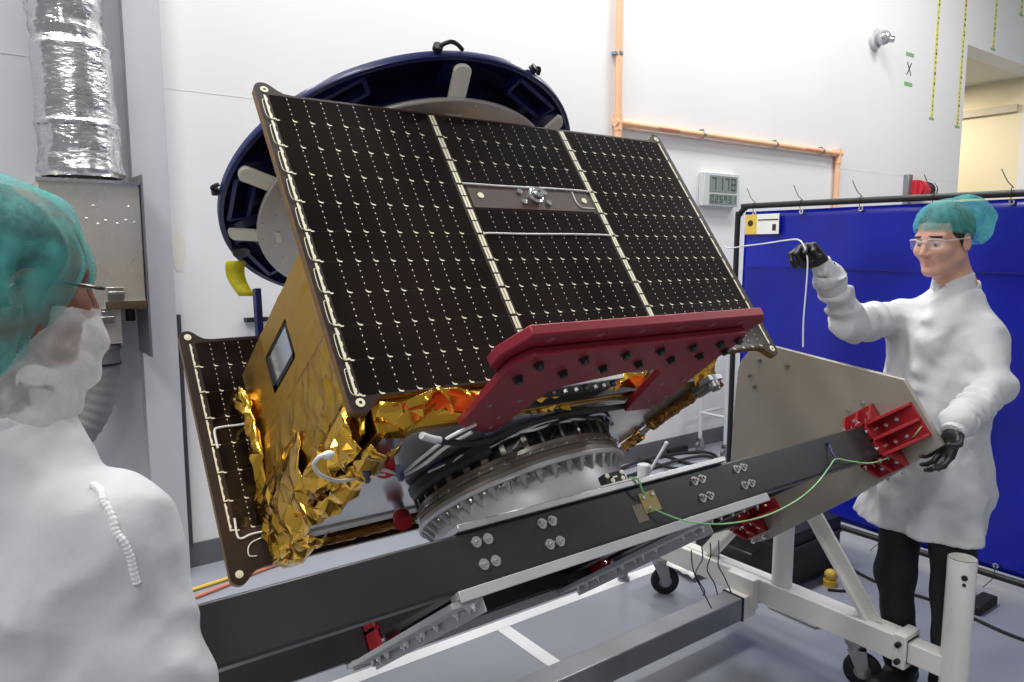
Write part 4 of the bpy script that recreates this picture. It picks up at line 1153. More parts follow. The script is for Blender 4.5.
# ------------------------------------------------------------------ sensor block, ground tag, ground wire
t = thing('sensor_block', 'small black four screw sensor block on a white pad at the ring foot', 'sensor', (1.28, .395, 1.66), True)
mb = MB(); mb.box((1.215, .372, 1.660), (1.345, .42, 1.664)); mb.build('mounting_pad', M['white_paint'], t)
mb = MB(); mb.box((1.245, .378, 1.664), (1.312, .405, 1.692)); mb.build('block', M['black'], t, .002)
for u, n in ((1.253, 1.685), (1.304, 1.686), (1.265, 1.671), (1.300, 1.671)):
    mb = MB(); mb.cyl((u, .378, n), (u, .375, n), .006, 14); mb.cyl((u, .375, n), (u, .3735, n), .0025, 8); mb.build('screw', M['bus'], t)
mb = MB(); mb.box((1.27, .3765, 1.677), (1.285, .378, 1.681)); mb.build('print', M['bus'], t)
t = thing('grounding_tag', 'gold grounding plate taped to the outer face of the black rail', 'tag', (1.36, .388, 1.56), True)
mb = MB(); mb.box((1.335, .387, 1.572), (1.392, .390, 1.624)); mb.build('gold_plate', M['gold_tag'], t)
mb = MB(); mb.box((1.300, .3885, 1.555), (1.338, .390, 1.60)); mb.build('clear_tape', mat('grey brown tape', rgb(116, 104, 84), .35), t)
for u, n in ((1.347, 1.612), (1.380, 1.615), (1.352, 1.582)):
    mb = MB(); mb.cyl((u, .387, n), (u, .383, n), .005, 12); mb.build('screw', M['bright_steel'], t)
WW = .372
pts = [(1.318, .376, 1.668), (1.335, .366, 1.655), (1.338, .37, 1.63), (1.347, .376, 1.612)]
mb = MB(); mb.tube(pts, .0028, 8, 6); single(mb, 'sensor_lead', M['wire_green'], 'thin yellow green lead from the sensor block to the gold plate', 'wire', tilted=True)


def onw(px, py, w):
    r = R_ * (px - 512) / 740 + UP * (341 - py) / 740 + FW; nw = np.array([0, S54, -C54]); k = (w - CAM @ nw) / (r @ nw); p = CAM + r * k
    return (p[0], p @ nw, p @ np.array([0, C54, S54]))


gp = [(652, 506), (665, 514), (690, 522), (720, 524), (750, 520), (775, 512), (800, 498), (818, 482), (830, 466), (836, 459)]
mb = MB(); mb.tube([(1.352, .38, 1.582)] + [onw(a, b, WW) for a, b in gp[1:]] + [onw(a, b, .378) for a, b in ((850, 461), (870, 463), (890, 457), (905, 446))] + [onw(914, 436, .28), onw(922, 426, .24)], .0021, 8, 6)
single(mb, 'ground_wire', M['wire_green'], 'long yellow green ground wire looping along the black rail to the end plate', 'wire', tilted=True)
mb = MB(); mb.tube([onw(829, 443, .384), onw(832, 452, .378), onw(836, 459, .372), onw(834, 463, .374)], .003, 8, 4); mb.cyl(onw(829, 443, .39), onw(829, 443, .380), .005, 10)
single(mb, 'wire_tie', M['wire_blue'], 'dark tie holding the green ground wire to the rail', 'cable tie', tilted=True)

# ------------------------------------------------------------------ things on the floor
t = thing('equipment_case', 'black equipment case on the floor behind the white post', 'case', (3.42, 2.28, 0))
mb = MB(); mb.box((3.18, 2.0, 0.02), (3.66, 2.58, 0.30)); mb.build('case_body', M['black'], t, .012)
mb = MB(); mb.box((3.17, 1.99, 0.22), (3.67, 2.59, 0.235)); mb.build('lid_seam', M['dome'], t)
mb = MB(); mb.tube([(3.17, 2.2, .14), (3.14, 2.2, .15), (3.14, 2.36, .15), (3.17, 2.36, .14)], .008, 8, 4); mb.build('handle', M['dome'], t)
for u in (3.24, 3.60):
    for v in (2.06, 2.52):
        mb = MB(); mb.cyl((u, v, 0), (u, v, .022), .02, 12); mb.build('foot', M['black_rubber'], t)
mb = MB()
vs = []
for j in range(7):
    for i in range(7):
        vs.append((3.0 + .03 * i - .1 + .004 * j, 2.36 + .035 * j, .004 + .05 * abs(mnoise.noise(Vector((i * .6, j * .6, 4)))) + .02))
mb.add(vs, [(j * 7 + i, j * 7 + i + 1, (j + 1) * 7 + i + 1, (j + 1) * 7 + i) for j in range(6) for i in range(6)], True)
o_ = single(mb, 'crumpled_paper', M['paper'], 'crumpled white sheet lying on the floor beside the black case', 'paper'); sm = o_.modifiers.new('thick', 'SOLIDIFY'); sm.thickness = .002
mb = MB(); mb.box((2.98, 1.72, .0), (3.14, 1.98, .035)); single(mb, 'folded_towel', M['paper'], 'folded white wipe pad lying on the floor in front of the diagonal brace', 'pad', bevel=.012)
mb = MB(); mb.ball((3.02, 2.06, .035), .035, 16, 10, (1, 1.2, 1)); single(mb, 'olive_pouch', mat('olive cloth', rgb(104, 108, 60), .8), 'small olive green pouch on the floor behind the post', 'pouch')
mb = MB(); mb.cyl((3.45, 1.93, 0), (3.45, 1.93, .03), .035, 18); mb.ball((3.45, 1.93, .055), .03, 14, 9); single(mb, 'yellow_knob', M['label_yellow'], 'small round yellow knob standing on the floor beside the cables', 'knob')
mb = MB(); mb.tube([(3.60, 2.85, .007), (3.76, 2.55, .007), (3.78, 2.18, .007), (3.66, 1.8, .007), (3.68, 1.5, .007), (3.62, 1.2, .007), (3.6, .9, .007), (3.4, .5, .007)], .008, 8, 8)
single(mb, 'black_cable', M['black_rubber'], 'black cable running on the floor past the man, in front of the blue screen', 'cable')
mb = MB(); mb.tube([(3.38, 1.9, .007), (3.44, 1.84, .007), (3.55, 1.83, .007), (3.62, 1.9, .007), (3.66, 1.97, .007)], .007, 8, 6); single(mb, 'black_cable', M['black_rubber'], 'short curled black cable end beside the yellow knob', 'cable')
mb = MB(); mb.tube([(3.55, 2.66, .004), (3.8, 2.5, .004), (3.76, 2.2, .004), (3.62, 2.05, .004)], .0035, 6, 8); single(mb, 'orange_cord', mat('orange cord', rgb(206, 120, 100), .5), 'thin orange cord on the floor near the yellow knob', 'cord')
def fl(px, py, z=.012):
    r = R_ * (px - 512) / 740 + UP * (341 - py) / 740 + FW; return tuple(CAM + r * ((z - CAM[2]) / r[2]))


lp = ((600, 478), (622, 468), (645, 460), (675, 454), (702, 452), (716, 456), (716, 464), (700, 469), (672, 468), (648, 461), (630, 457), (640, 453), (662, 455), (690, 464), (712, 467), (719, 461), (706, 456), (680, 460), (650, 469), (628, 476))
mb = MB(); mb.tube([fl(a, c, .012 + .008 * (k % 3)) for k, (a, c) in enumerate(lp)], .013, 8, 5)
single(mb, 'cable_coil', M['black_rubber'], 'coiled thick black cable on the floor by the back wall', 'cable')
mb = MB(); mb.box((4.62, 4.03, .0), (4.84, 4.07, .05)); single(mb, 'power_strip', M['black'], 'black power strip against the back wall base', 'power strip')
t = thing('white_bottle_jack', 'white cylinder with a lever handle standing behind the black rail', 'jack', (3.0, 3.0, 0))
c0 = pt(643, 497, 4.55); c0 = np.array((c0[0], c0[1], 0))
t['_o'] = (c0[0], c0[1], 0.0); t.location = (c0[0], c0[1], 0)
mb = MB(); mb.cyl((c0[0], c0[1], 0), (c0[0], c0[1], .395), .038, 28); mb.cyl((c0[0], c0[1], 0), (c0[0], c0[1], .02), .07, 28); mb.build('canister', M['white_paint'], t, .003)
mb = MB(); mb.cyl((c0[0], c0[1], .395), (c0[0], c0[1], .400), .034, 28); mb.build('canister_top', M['lcd_bezel'], t)
mb = MB(); mb.cyl(c0 + R_ * .036 + np.array((0, 0, .35)), c0 + R_ * .135 + np.array((0, 0, .53)), .010, 12); mb.ball(tuple(c0 + R_ * .135 + np.array((0, 0, .53))), .014, 12, 8); mb.build('lever', M['lcd_bezel'], t)
mb = MB(); mb.cyl(c0 - _fh * .037 - R_ * .01 + np.array((0, 0, .32)), c0 - _fh * .041 - R_ * .01 + np.array((0, 0, .32)), .008, 10); mb.build('port', M['black'], t)
for k, (z, m, lab) in enumerate(((.05, 'orange cord', 'orange hose lying on the floor behind the left solar wing'), (.02, 'label yellow', 'yellow cable on the floor behind the left solar wing'))):
    mb = MB(); mb.tube([(.5, 3.62 + .12 * k, .012), (.9, 3.72 + .08 * k, .012), (1.3, 3.84 + .02 * k, .012), (2.2, 3.92 + .02 * k, .012)], .009, 8, 6)
    single(mb, 'floor_hose', bpy.data.materials[m], lab, 'hose')
mb = MB(); mb.box((3.70, 1.33, 0), (3.90, 1.40, .045)); single(mb, 'rubber_wedge', M['black_rubber'], 'black rubber wedge on the floor right of the socket post', 'wedge', bevel=.008)
t = thing('hanging_leads', 'thin dark leads hanging below the black rail in front of the post', 'wire', (2.35, 1.9, .25))
for k, (du, dv) in enumerate(((0, 0), (.05, -.04), (.10, -.03), (-.06, .05))):
    a = tilt(2.20 + du, 1.08, 1.494); mb = MB(); mb.tube([a, a + np.array((.0, -.005, -.05)), a + np.array((.018 * (k - 1), .01, -.11)), a + np.array((.010 * k, -.02, -.17 + .01 * k)), a + np.array((.03, -.03 * k + .01, -.21))], .0024, 6, 6); mb.build('lead', M['black'] if k % 2 else M['wire_blue'], t)
# ------------------------------------------------------------------ figures: smooth distance fields meshed on a grid
def snet(fn, lo, hi, h):
    lo, hi = np.array(lo, float), np.array(hi, float)
    n = np.ceil((hi - lo) / h).astype(int) + 1
    ax = [lo[k] + h * np.arange(n[k]) for k in range(3)]
    D = np.empty(tuple(n), np.float32)
    step = max(1, int(400000 / (n[1] * n[2])))
    for i in range(0, n[0], step):
        X, Y, Zz = np.meshgrid(ax[0][i:i + step], ax[1], ax[2], indexing='ij')
        P = np.stack([X.ravel(), Y.ravel(), Zz.ravel()], 1)
        D[i:i + step] = fn(P).reshape(X.shape)
    ins = D < 0
    c = [(a, b, d) for a in (0, 1) for b in (0, 1) for d in (0, 1)]
    cnt = sum(ins[a:n[0] - 1 + a, b:n[1] - 1 + b, d:n[2] - 1 + d].astype(np.int8) for a, b, d in c)
    cells_ = np.argwhere((cnt > 0) & (cnt < 8))
    acc = np.zeros((len(cells_), 3)); num = np.zeros(len(cells_))
    ci, cj, ck = cells_.T
    for i in range(8):
        for j in range(i + 1, 8):
            df = [c[j][q] - c[i][q] for q in range(3)]
            if sum(abs(x) for x in df) != 1:
                continue
            a = D[ci + c[i][0], cj + c[i][1], ck + c[i][2]]; b = D[ci + c[j][0], cj + c[j][1], ck + c[j][2]]
            m = (a < 0) != (b < 0)
            tt = np.where(m, a / np.where(a - b == 0, 1, a - b), 0)
            for q in range(3):
                acc[:, q] += np.where(m, c[i][q] + tt * df[q], 0)
            num += m
    V = lo + h * (cells_ + acc / num[:, None])
    idx = -np.ones(tuple(n - 1), np.int64); idx[ci, cj, ck] = np.arange(len(cells_))
    faces = []
    for q in range(3):
        s1 = [slice(None)] * 3; s2 = [slice(None)] * 3; s1[q] = slice(0, -1); s2[q] = slice(1, None)
        A, B = ins[tuple(s1)], ins[tuple(s2)]
        e = np.argwhere(A != B); o1, o2 = (q + 1) % 3, (q + 2) % 3
        ok = (e[:, o1] > 0) & (e[:, o2] > 0) & (e[:, o1] < n[o1] - 1) & (e[:, o2] < n[o2] - 1); e = e[ok]
        g = []
        for da, db in ((-1, -1), (0, -1), (0, 0), (-1, 0)):
            x = e.copy(); x[:, o1] += da; x[:, o2] += db; g.append(idx[x[:, 0], x[:, 1], x[:, 2]])
        F = np.stack(g, 1); flip = ~A[e[:, 0], e[:, 1], e[:, 2]]
        F[flip] = F[flip][:, ::-1]
        faces.append(F)
    F = np.concatenate(faces); F = F[(F >= 0).all(1)]
    return V, F


def cap(P, a, b, ra, rb):
    a, b = np.array(a, float), np.array(b, float); d = b - a
    t = np.clip(((P - a) @ d) / (d @ d), 0, 1)
    return np.linalg.norm(P - a - t[:, None] * d, axis=1) - (ra + (rb - ra) * t)


def ell(P, c, r, ax=None):
    q = P - np.array(c, float)
    if ax is not None:
        q = q @ np.array(ax).T
    r = np.array(r, float); k0 = np.linalg.norm(q / r, axis=1); k1 = np.linalg.norm(q / (r * r), axis=1)
    return k0 * (k0 - 1) / np.maximum(k1, 1e-6)


def smin(a, b, k):
    h = np.clip(.5 + .5 * (b - a) / k, 0, 1)
    return b + (a - b) * h - k * h * (1 - h)


def smax(a, b, k):
    return -smin(-a, -b, k)


def union(ds, k):
    o = ds[0]
    for d in ds[1:]:
        o = smin(o, d, k)
    return o


def wob(P, s, seed):
    """cheap smooth noise, about -1..1"""
    r = np.random.RandomState(seed); o = 0
    for k in range(7):
        v = r.normal(size=3); v /= np.linalg.norm(v); f = s * (.6 + .9 * r.rand()); o = o + np.sin(P @ v * f + r.rand() * 6.3 + .8 * np.sin(P @ np.roll(v, 1) * f * .7 + k))
    return o / 4


def meshobj(name, V, F, mats, parent=None, org=(0, 0, 0), midx=None, smooth=True, loops=0):
    me = bpy.data.meshes.new(name)
    me.from_pydata((V - np.array(org)).tolist(), [], F.tolist())
    for m in (mats if isinstance(mats, (list, tuple)) else [mats]):
        me.materials.append(m)
    me.polygons.foreach_set('use_smooth', [smooth] * len(F))
    if midx is not None:
        me.polygons.foreach_set('material_index', midx.astype(int).tolist())
    me.update()
    o = bpy.data.objects.new(name, me); COL.objects.link(o)
    if parent:
        o.parent = parent
    return o


def basis(f, up=(0, 0, 1)):
    f = np.array(f, float); f /= np.linalg.norm(f); up = np.array(up, float)
    l = np.cross(up, f); l /= np.linalg.norm(l); u = np.cross(f, l)
    return np.array([f, l, u])


def head_sdf(B, c, s=1.0, neck=((-.03, 0, -.07), (-.06, 0, -.20)), chest=None, bony=1.0):
    """B rows: forward, left, up; c: centre of the head at eye height"""
    c = np.array(c, float)

    def fn(P):
        q = ((P - c) @ B.T) / s
        y = np.abs(q[:, 1]); m = np.stack([q[:, 0], y, q[:, 2]], 1)
        d = ell(q, (-.012, 0, .038), (.100, .078, .092))
        d = smin(d, ell(q, (.030, 0, -.028), (.066, .062, .088)), .03)
        d = smin(d, cap(m, (.005, .050, -.060), (.062, .020, -.104), .024, .017), .03)          # jaw
        d = smin(d, ell(q, (.072, 0, -.100), (.022, .024, .020)), .02)                           # chin
        d = smin(d, cap(m, (.080, .012, .022), (.068, .048, .020), .012, .012), .018)            # brow
        d = smin(d, ell(m, (.062, .044, -.030), (.026, .024, .022)), .025)                       # cheek
        d = smax(d, -ell(m, (.102, .033, -.001), (.020, .022, .015)), .014)                      # socket
        d = smin(d, np.linalg.norm(m - np.array((.072, .032, -.002)), axis=1) - .0145, .004)     # eyelids over the ball
        d = smin(d, cap(q, (.090, 0, .012), (.112, 0, -.034), .008, .0105), .014)                # nose ridge
        d = smin(d, ell(m, (.100, .011, -.040), (.012, .009, .008)), .008)                       # wings of the nose
        d = smin(d, cap(m, (.093, 0, -.064), (.079, .022, -.070), .0075, .005), .008)            # upper lip
        d = smin(d, cap(m, (.090, 0, -.076), (.079, .018, -.077), .0080, .005), .008)            # lower lip
        d = smax(d, -cap(m, (.104, 0, -.0695), (.083, .024, -.0745), .0028, .002), .003)         # mouth line
        e = ell(m, (-.012, .079, -.010), (.020, .009, .033))
        e = smax(e, -ell(m, (-.006, .088, -.008), (.010, .007, .018)), .006)
        d = smin(d, e, .008)                                                                     # ear
        d = smin(d, cap(q, neck[0], neck[1], .056, .062), .03)
        d = d * s
        if chest is not None:
            d = smin(d, chest(P), .05)
        return d
    return fn


def hand_mesh(name, W, d, n, curls, spread, thumb, parent, m, org, scale=1.0, h=.0026, side=1):
    """W wrist, d towards the knuckles, n where the palm faces; side +1/-1 puts the thumb along s = d x n"""
    d = np.array(d, float); d /= np.linalg.norm(d); n = np.array(n, float); n -= d * (n @ d); n /= np.linalg.norm(n); s = np.cross(d, n) * side; W = np.array(W, float)

    def L(a, b, c):
        return W + scale * (d * a + s * b + n * c)
    prims = []
    prims.append((L(-.03, 0, 0), L(.02, 0, 0), .028, .028))
    off = (.030, .010, -.011, -.030); ln = (.092, .096, .090, .080)
    for o, l in zip(off, ln):
        prims.append((L(.012, o * .6, 0), L(l, o, -.002), .0165, .0125))
    fl = ((.042, .026, .021), (.046, .029, .022), (.042, .027, .021), (.033, .021, .018)); rr = (.0098, .0102, .0095, .0085)
    fingers = []
    for i in range(4):
        p = L(ln[i], off[i], -.002); ang = 0; yaw = spread * (1.5 - i) * .5
        for j in range(3):
            ang += curls[i][j]
            dirv = (d * math.cos(ang) + n * math.sin(ang)) * math.cos(yaw) + s * math.sin(yaw); q = p + dirv * fl[i][j] * scale
            fingers.append((p, q, rr[i] * (1 - .08 * j), rr[i] * (1 - .08 * (j + 1)))); p = q
    th = [L(.018, .026, .004)] + [L(*x) for x in thumb]
    tr = (.0155, .0125, .0105, .009)

    def fn(P):
        o = union([cap(P, a, b, ra * scale, rb * scale) for a, b, ra, rb in prims], .012 * scale)
        for k in range(4):
            f = union([cap(P, a, b, ra * scale, rb * scale) for a, b, ra, rb in fingers[3 * k:3 * k + 3]], .003)
            o = smin(o, f, .005 * scale)
        f = union([cap(P, th[i], th[i + 1], tr[i] * scale, tr[i + 1] * scale) for i in range(len(th) - 1)], .004)
        return smin(o, f, .008 * scale) + .0005 * wob(P, 220, 3)
    allp = np.array([x for f in prims + fingers for x in f[:2]] + th)
    V, F = snet(fn, allp.min(0) - .035 * scale, allp.max(0) + .035 * scale, h)
    return meshobj(name, V, F, m, parent, org), np.array([f[1] for f in fingers[2::3]])


def ang_axis(P, c, B):
    q = (P - np.array(c)) @ B.T
    return q


# ---- man at the right end, facing the spacecraft ------------------------------------
D0 = 2.75
hc = pt(944, 240, 2.75)
ff = np.array((-.95, .22, -.13))
Bh = basis(ff)
nb = pt(954, 291, 2.80)
Rs, Ls = pt(901, 318, 2.90), pt(981, 332, 2.70)
Re, Rw = pt(850, 325, 2.74), pt(826.5, 273, 2.64)
Le, Lw = pt(995, 388, 2.58), pt(958, 423, 2.45)
HR, HL = pt(906, 478, 2.90), pt(952, 482, 2.74)
ER, EL = pt(888, 528, 2.94), pt(944, 552, 2.74)
org = np.array((hc[0], hc[1], 0.0))
body_f = head_sdf(Bh, hc, 1.03, chest=lambda P: union([cap(P, Rs + (0, 0, -.03), Ls + (0, 0, -.03), .06, .06), cap(P, nb, nb + (0, 0, -.2), .07, .10)], .05))
V, F = snet(body_f, hc - (.30, .30, .48), hc + (.30, .30, .16), .0042)
fc = V[F].mean(1); q = ((fc - hc) @ Bh.T) / 1.03
mi = np.zeros(len(F), int)
mi[(q[:, 0] > .076) & (np.abs(q[:, 1]) < .024) & (q[:, 2] < -.0610) & (q[:, 2] > -.081)] = 1
mi[(q[:, 0] > .055) & (np.abs(np.abs(q[:, 1]) - .034) < .021) & (np.abs(q[:, 2] - .0215 + (np.abs(q[:, 1]) - .034) * .15) < .0036)] = 2
man = meshobj('person', V, F, [M['skin'], M['lip'], M['hair'], M['stubble']], None, org, mi)
man.location = org
tag(man, 'man in white lab coat, teal cap and clear glasses holding up a white wire', 'person')
# eyes
for s in (-1, 1):
    e = hc + 1.03 * (np.array((.0775, s * .032, -.003)) @ Bh)
    mb = MB(); mb.ball(tuple(e - org), .0125, 16, 10); mb.build('eye', M['eye_white'], man)
    e2 = e + 1.03 * (np.array((.0105, 0, -.003)) @ Bh); mb = MB(); mb.ball(tuple(e2 - org), .0055, 12, 8); mb.build('iris', M['eye'], man)


def hair_f(P):
    q = ((P - hc) @ Bh.T) / 1.03
    d = ell(q, (-.016, 0, .040), (.103, .083, .094)); d = np.maximum(d, -(q[:, 2] + .055 - np.where(q[:, 0] > -.02, (q[:, 0] + .02) * 1.1, 0)))
    d = smin(d, cap(np.stack([q[:, 0], np.abs(q[:, 1]), q[:, 2]], 1), (.008, .0765, .03), (.008, .0765, -.018), .007, .004), .01)
    d = np.maximum(d, -ell(np.stack([q[:, 0], np.abs(q[:, 1]), q[:, 2]], 1), (-.012, .081, -.012), (.021, .016, .034)))
    d = np.maximum(d, np.minimum(.066 - q[:, 2], q[:, 0] - .045))
    return d + .0012 * np.sin(q[:, 1] * 700) * np.sin(q[:, 2] * 90)


V, F = snet(hair_f, hc - (.16, .16, .12), hc + (.16, .16, .17), .0036)
meshobj('hair', V, F, M['hair'], man, org)


def bouffant(hc, Bh, ctr, rad, tilt_ax, cut, seed, sag, h=.0045, wr=.004, ftuck=.0):
    """puffed cap: a gathered bag with a hem, pleats running from the hem"""
    def fn(P):
        q = (P - hc) @ Bh.T
        d = ell(q, ctr, rad)
        if sag is not None:
            d = smin(d, ell(q, sag[0], sag[1]), sag[2])
        an = np.arctan2(q[:, 1] - ctr[1], q[:, 0] - ctr[0])
        pl = np.sin(an * 17 + 1.5 * np.sin(q[:, 2] * 40 + an * 3)) * np.clip(1.2 - np.abs(q[:, 2] + .0) * 7, .1, 1)
        d = d + wr * .55 * pl + wr * wob(q, 55, seed) + wr * .8 * np.abs(wob(q, 34, seed + 5))
        hem = q[:, 2] - (tilt_ax[0] + tilt_ax[1] * q[:, 0] + tilt_ax[2] * np.minimum(q[:, 0], 0) ** 2)
        return np.maximum(d, -hem)
    return fn


def open_hem(V, F, dist):
    """drop the faces that close the hem of a bag of cloth"""
    return V, F[dist(V)[F].max(1) > .0045]


capf = bouffant(hc, Bh, (-.018, 0, .050), (.124, .098, .104), (.014, .34, 0), 0, 5, ((-.125, .00, .055), (.098, .098, .100), .03), wr=.004)
V, F = snet(capf, hc - (.30, .30, .16), hc + (.30, .30, .22), .0045)
V, F = open_hem(V, F, lambda X: ((X - hc) @ Bh.T)[:, 2] - (.014 + .34 * ((X - hc) @ Bh.T)[:, 0]))
meshobj('bouffant_cap', V, F, M['cap'], man, org)
# elastic hem of the cap
def hem_ring(hc, Bh, ctr, rad, tl, n=60, x=0.0):
    out = []
    for k in range(n + 1):
        a = 2 * PI * k / n; zz = tl[0] + tl[1] * (ctr[0] + rad[0] * math.cos(a)); zr = max(.2, 1 - ((zz - ctr[2]) / rad[2]) ** 2) ** .5
        out.append(hc + np.array((ctr[0] + (rad[0] * zr + x) * math.cos(a), ctr[1] + (rad[1] * zr + x) * math.sin(a), tl[0] + tl[1] * (ctr[0] + rad[0] * zr * math.cos(a)))) @ Bh)
    return out


# glasses
gl = MB()


def hp(x, y, z):
    return tuple(hc + 1.03 * (np.array((x, y, z)) @ Bh) - org)


for s in (-1, 1):
    gl.tube([hp(.108, s * .008, .006), hp(.112, s * .03, .016), hp(.098, s * .058, .014), hp(.082, s * .070, .008), hp(.02, s * .083, .006), hp(-.02, s * .085, .004)], .0016, 6, 4)
gl.tube([hp(.108, -.008, .006), hp(.112, 0, .008), hp(.108, .008, .006)], .0016, 6, 3)
gl.build('glasses_frame', M['frame_clear'], man)
ln = MB()
for s in (-1, 1):
    g = [hp(.110, s * .010, .012), hp(.113, s * .03, .015), hp(.102, s * .055, .012), hp(.086, s * .069, .006), hp(.086, s * .069, -.016), hp(.099, s * .054, -.024), hp(.109, s * .03, -.026), hp(.109, s * .012, -.014)]
    ln.add(g, [tuple(range(8))], True)
o_ = ln.build('glasses_lens', M['lens'], man); sm = o_.modifiers.new('thick', 'SOLIDIFY'); sm.thickness = .0015


def coat_fn(Rs, Ls, Re, Rw, Le, Lw, HR, HL, ER, EL, nb, hemz, fwd, seed, k=.05, seam=True, wrk=1.0, sl=1.0, neckz=-.02):
    fwd = np.array(fwd, float)

    def fn(P):
        tor = union([cap(P, Rs + (0, 0, -.01), Ls + (0, 0, -.01), .072, .072), cap(P, nb + (0, 0, neckz), Rs * .85 + Ls * .15, .066, .074), cap(P, nb + (0, 0, neckz), Ls * .85 + Rs * .15, .066, .074), cap(P, nb + (0, 0, -.01), (Rs + Ls) / 2 + (0, 0, -.02), .072, .11),
                     cap(P, Rs * .82 + Ls * .18 + (0, 0, -.10), HR, .115, .125), cap(P, Ls * .82 + Rs * .18 + (0, 0, -.10), HL, .115, .125),
                     cap(P, Rs * .5 + Ls * .5 + (0, 0, -.10) + fwd * .02, HR * .5 + HL * .5 + fwd * .02, .125, .13),
                     cap(P, HR, ER, .125, .135), cap(P, HL, EL, .125, .135), cap(P, HR * .5 + HL * .5, ER * .5 + EL * .5, .13, .13)], .06)
        a1 = smin(cap(P, Rs, Re, .078 * sl, .066 * sl), cap(P, Re, Rw, .066 * sl, .050 * sl), .03)
        a2 = smin(cap(P, Ls, Le, .078 * sl, .068 * sl), cap(P, Le, Lw, .068 * sl, .050 * sl), .03)
        arm = np.minimum(a1, a2)
        # sleeve folds gather round the bent elbow and the wrist
        for A, Bq, amp, fr in ((Re, Rw, .008, 150), (Le, Lw, .008, 150), (Rs, Re, .0055, 85), (Ls, Le, .0055, 85)):
            dv = Bq - A; Lg = np.linalg.norm(dv); dv = dv / Lg; tq = (P - A) @ dv; g = np.exp(-((tq - Lg * .75) / (Lg * .45)) ** 2)
            near = np.exp(-(np.linalg.norm(P - A - np.clip(tq, 0, Lg)[:, None] * dv, axis=1) / .12) ** 2)
            arm = arm + amp * wrk * g * near * np.sin(tq * fr * .7 + 4.0 * wob(P, 16, seed + 3))
        d = smin(tor, arm, k)
        z = P[:, 2]
        dr = np.clip((nb[2] - .35 - z) / .5, 0, 1)
        ang = np.arctan2(P[:, 1] - (HR[1] + HL[1]) / 2, P[:, 0] - (HR[0] + HL[0]) / 2)
        d = d + wrk * (.006 * np.sin(wob(P * np.array((1, 1, .55)), 11, seed + 9) * 7) * np.clip(.4 + wob(P, 6, seed + 11), 0, 1) + .007 * wob(P, 13, seed) + .008 * np.abs(wob(P, 22, seed + 1)) + .004 * np.abs(wob(P, 45, seed + 6)) + dr * .010 * np.sin(ang * 7 + 2 * wob(P * np.array((1, 1, .25)), 8, seed + 2)))
        d = np.maximum(d, hemz + .02 * wob(P * np.array((1, 1, 0)), 9, seed + 4) - z)
        return d
    return fn


fw_m = np.array((-.95, .15, 0))
hemz = 0.66
cf = coat_fn(Rs, Ls, Re, Rw, Le, Lw, HR, HL, ER, EL, nb, hemz, fw_m, 3, wrk=1.55)
allp = np.array([Rs, Ls, Re, Rw, Le, Lw, HR, HL, ER, EL])


def man_coat(P):
    d = cf(P)
    # front placket: a slightly raised strip with a ripple down the chest
    q = P - nb; lat = q @ np.array((-.15, -.95, 0)) ; fr = q @ fw_m
    pl = np.exp(-((lat - .01) / .022) ** 2) * (fr > 0) * (P[:, 2] > hemz)
    d = d - pl * (.008 + .008 * np.sin(P[:, 2] * 70 + 3 * wob(P, 25, 2)))
    # open neck so that the collar stands clear
    return np.maximum(d, -cap(P, nb + (0, 0, .01), nb + fw_m * .02 + (0, 0, .25), .058, .085))


V, F = snet(man_coat, np.array((allp[:, 0].min() - .2, allp[:, 1].min() - .22, hemz - .06)), np.array((allp[:, 0].max() + .22, allp[:, 1].max() + .2, nb[2] + .12)), .0085)
coat = meshobj('lab_coat', V, F, M['coat'], man, org)


def collar_fn(nb, fwd, up_, r=.070, h=.055, gap=.35, lean=.30):
    fwd = np.array(fwd, float); lat = np.array((-fwd[1], fwd[0], 0))

    def fn(P):
        q = P - nb; x = q @ fwd; y = q @ lat; z = q[:, 2] - up_ + lean * x; zz = np.clip(z / h, -1, 1.5)
        rad = np.hypot(x * .90, y); a = np.arctan2(y, x)
        d = np.abs(rad - (r - .008 * zz)) - .0045
        top = z - h * (1 - .38 * np.exp(-(a / .5) ** 2)); bot = -h - z
        d = smax(smax(d, top, .004), bot, .004)
        return np.maximum(d, (.0085 - np.abs(y - .004)) * (x > 0) - (z < 0) * .02)
    return fn


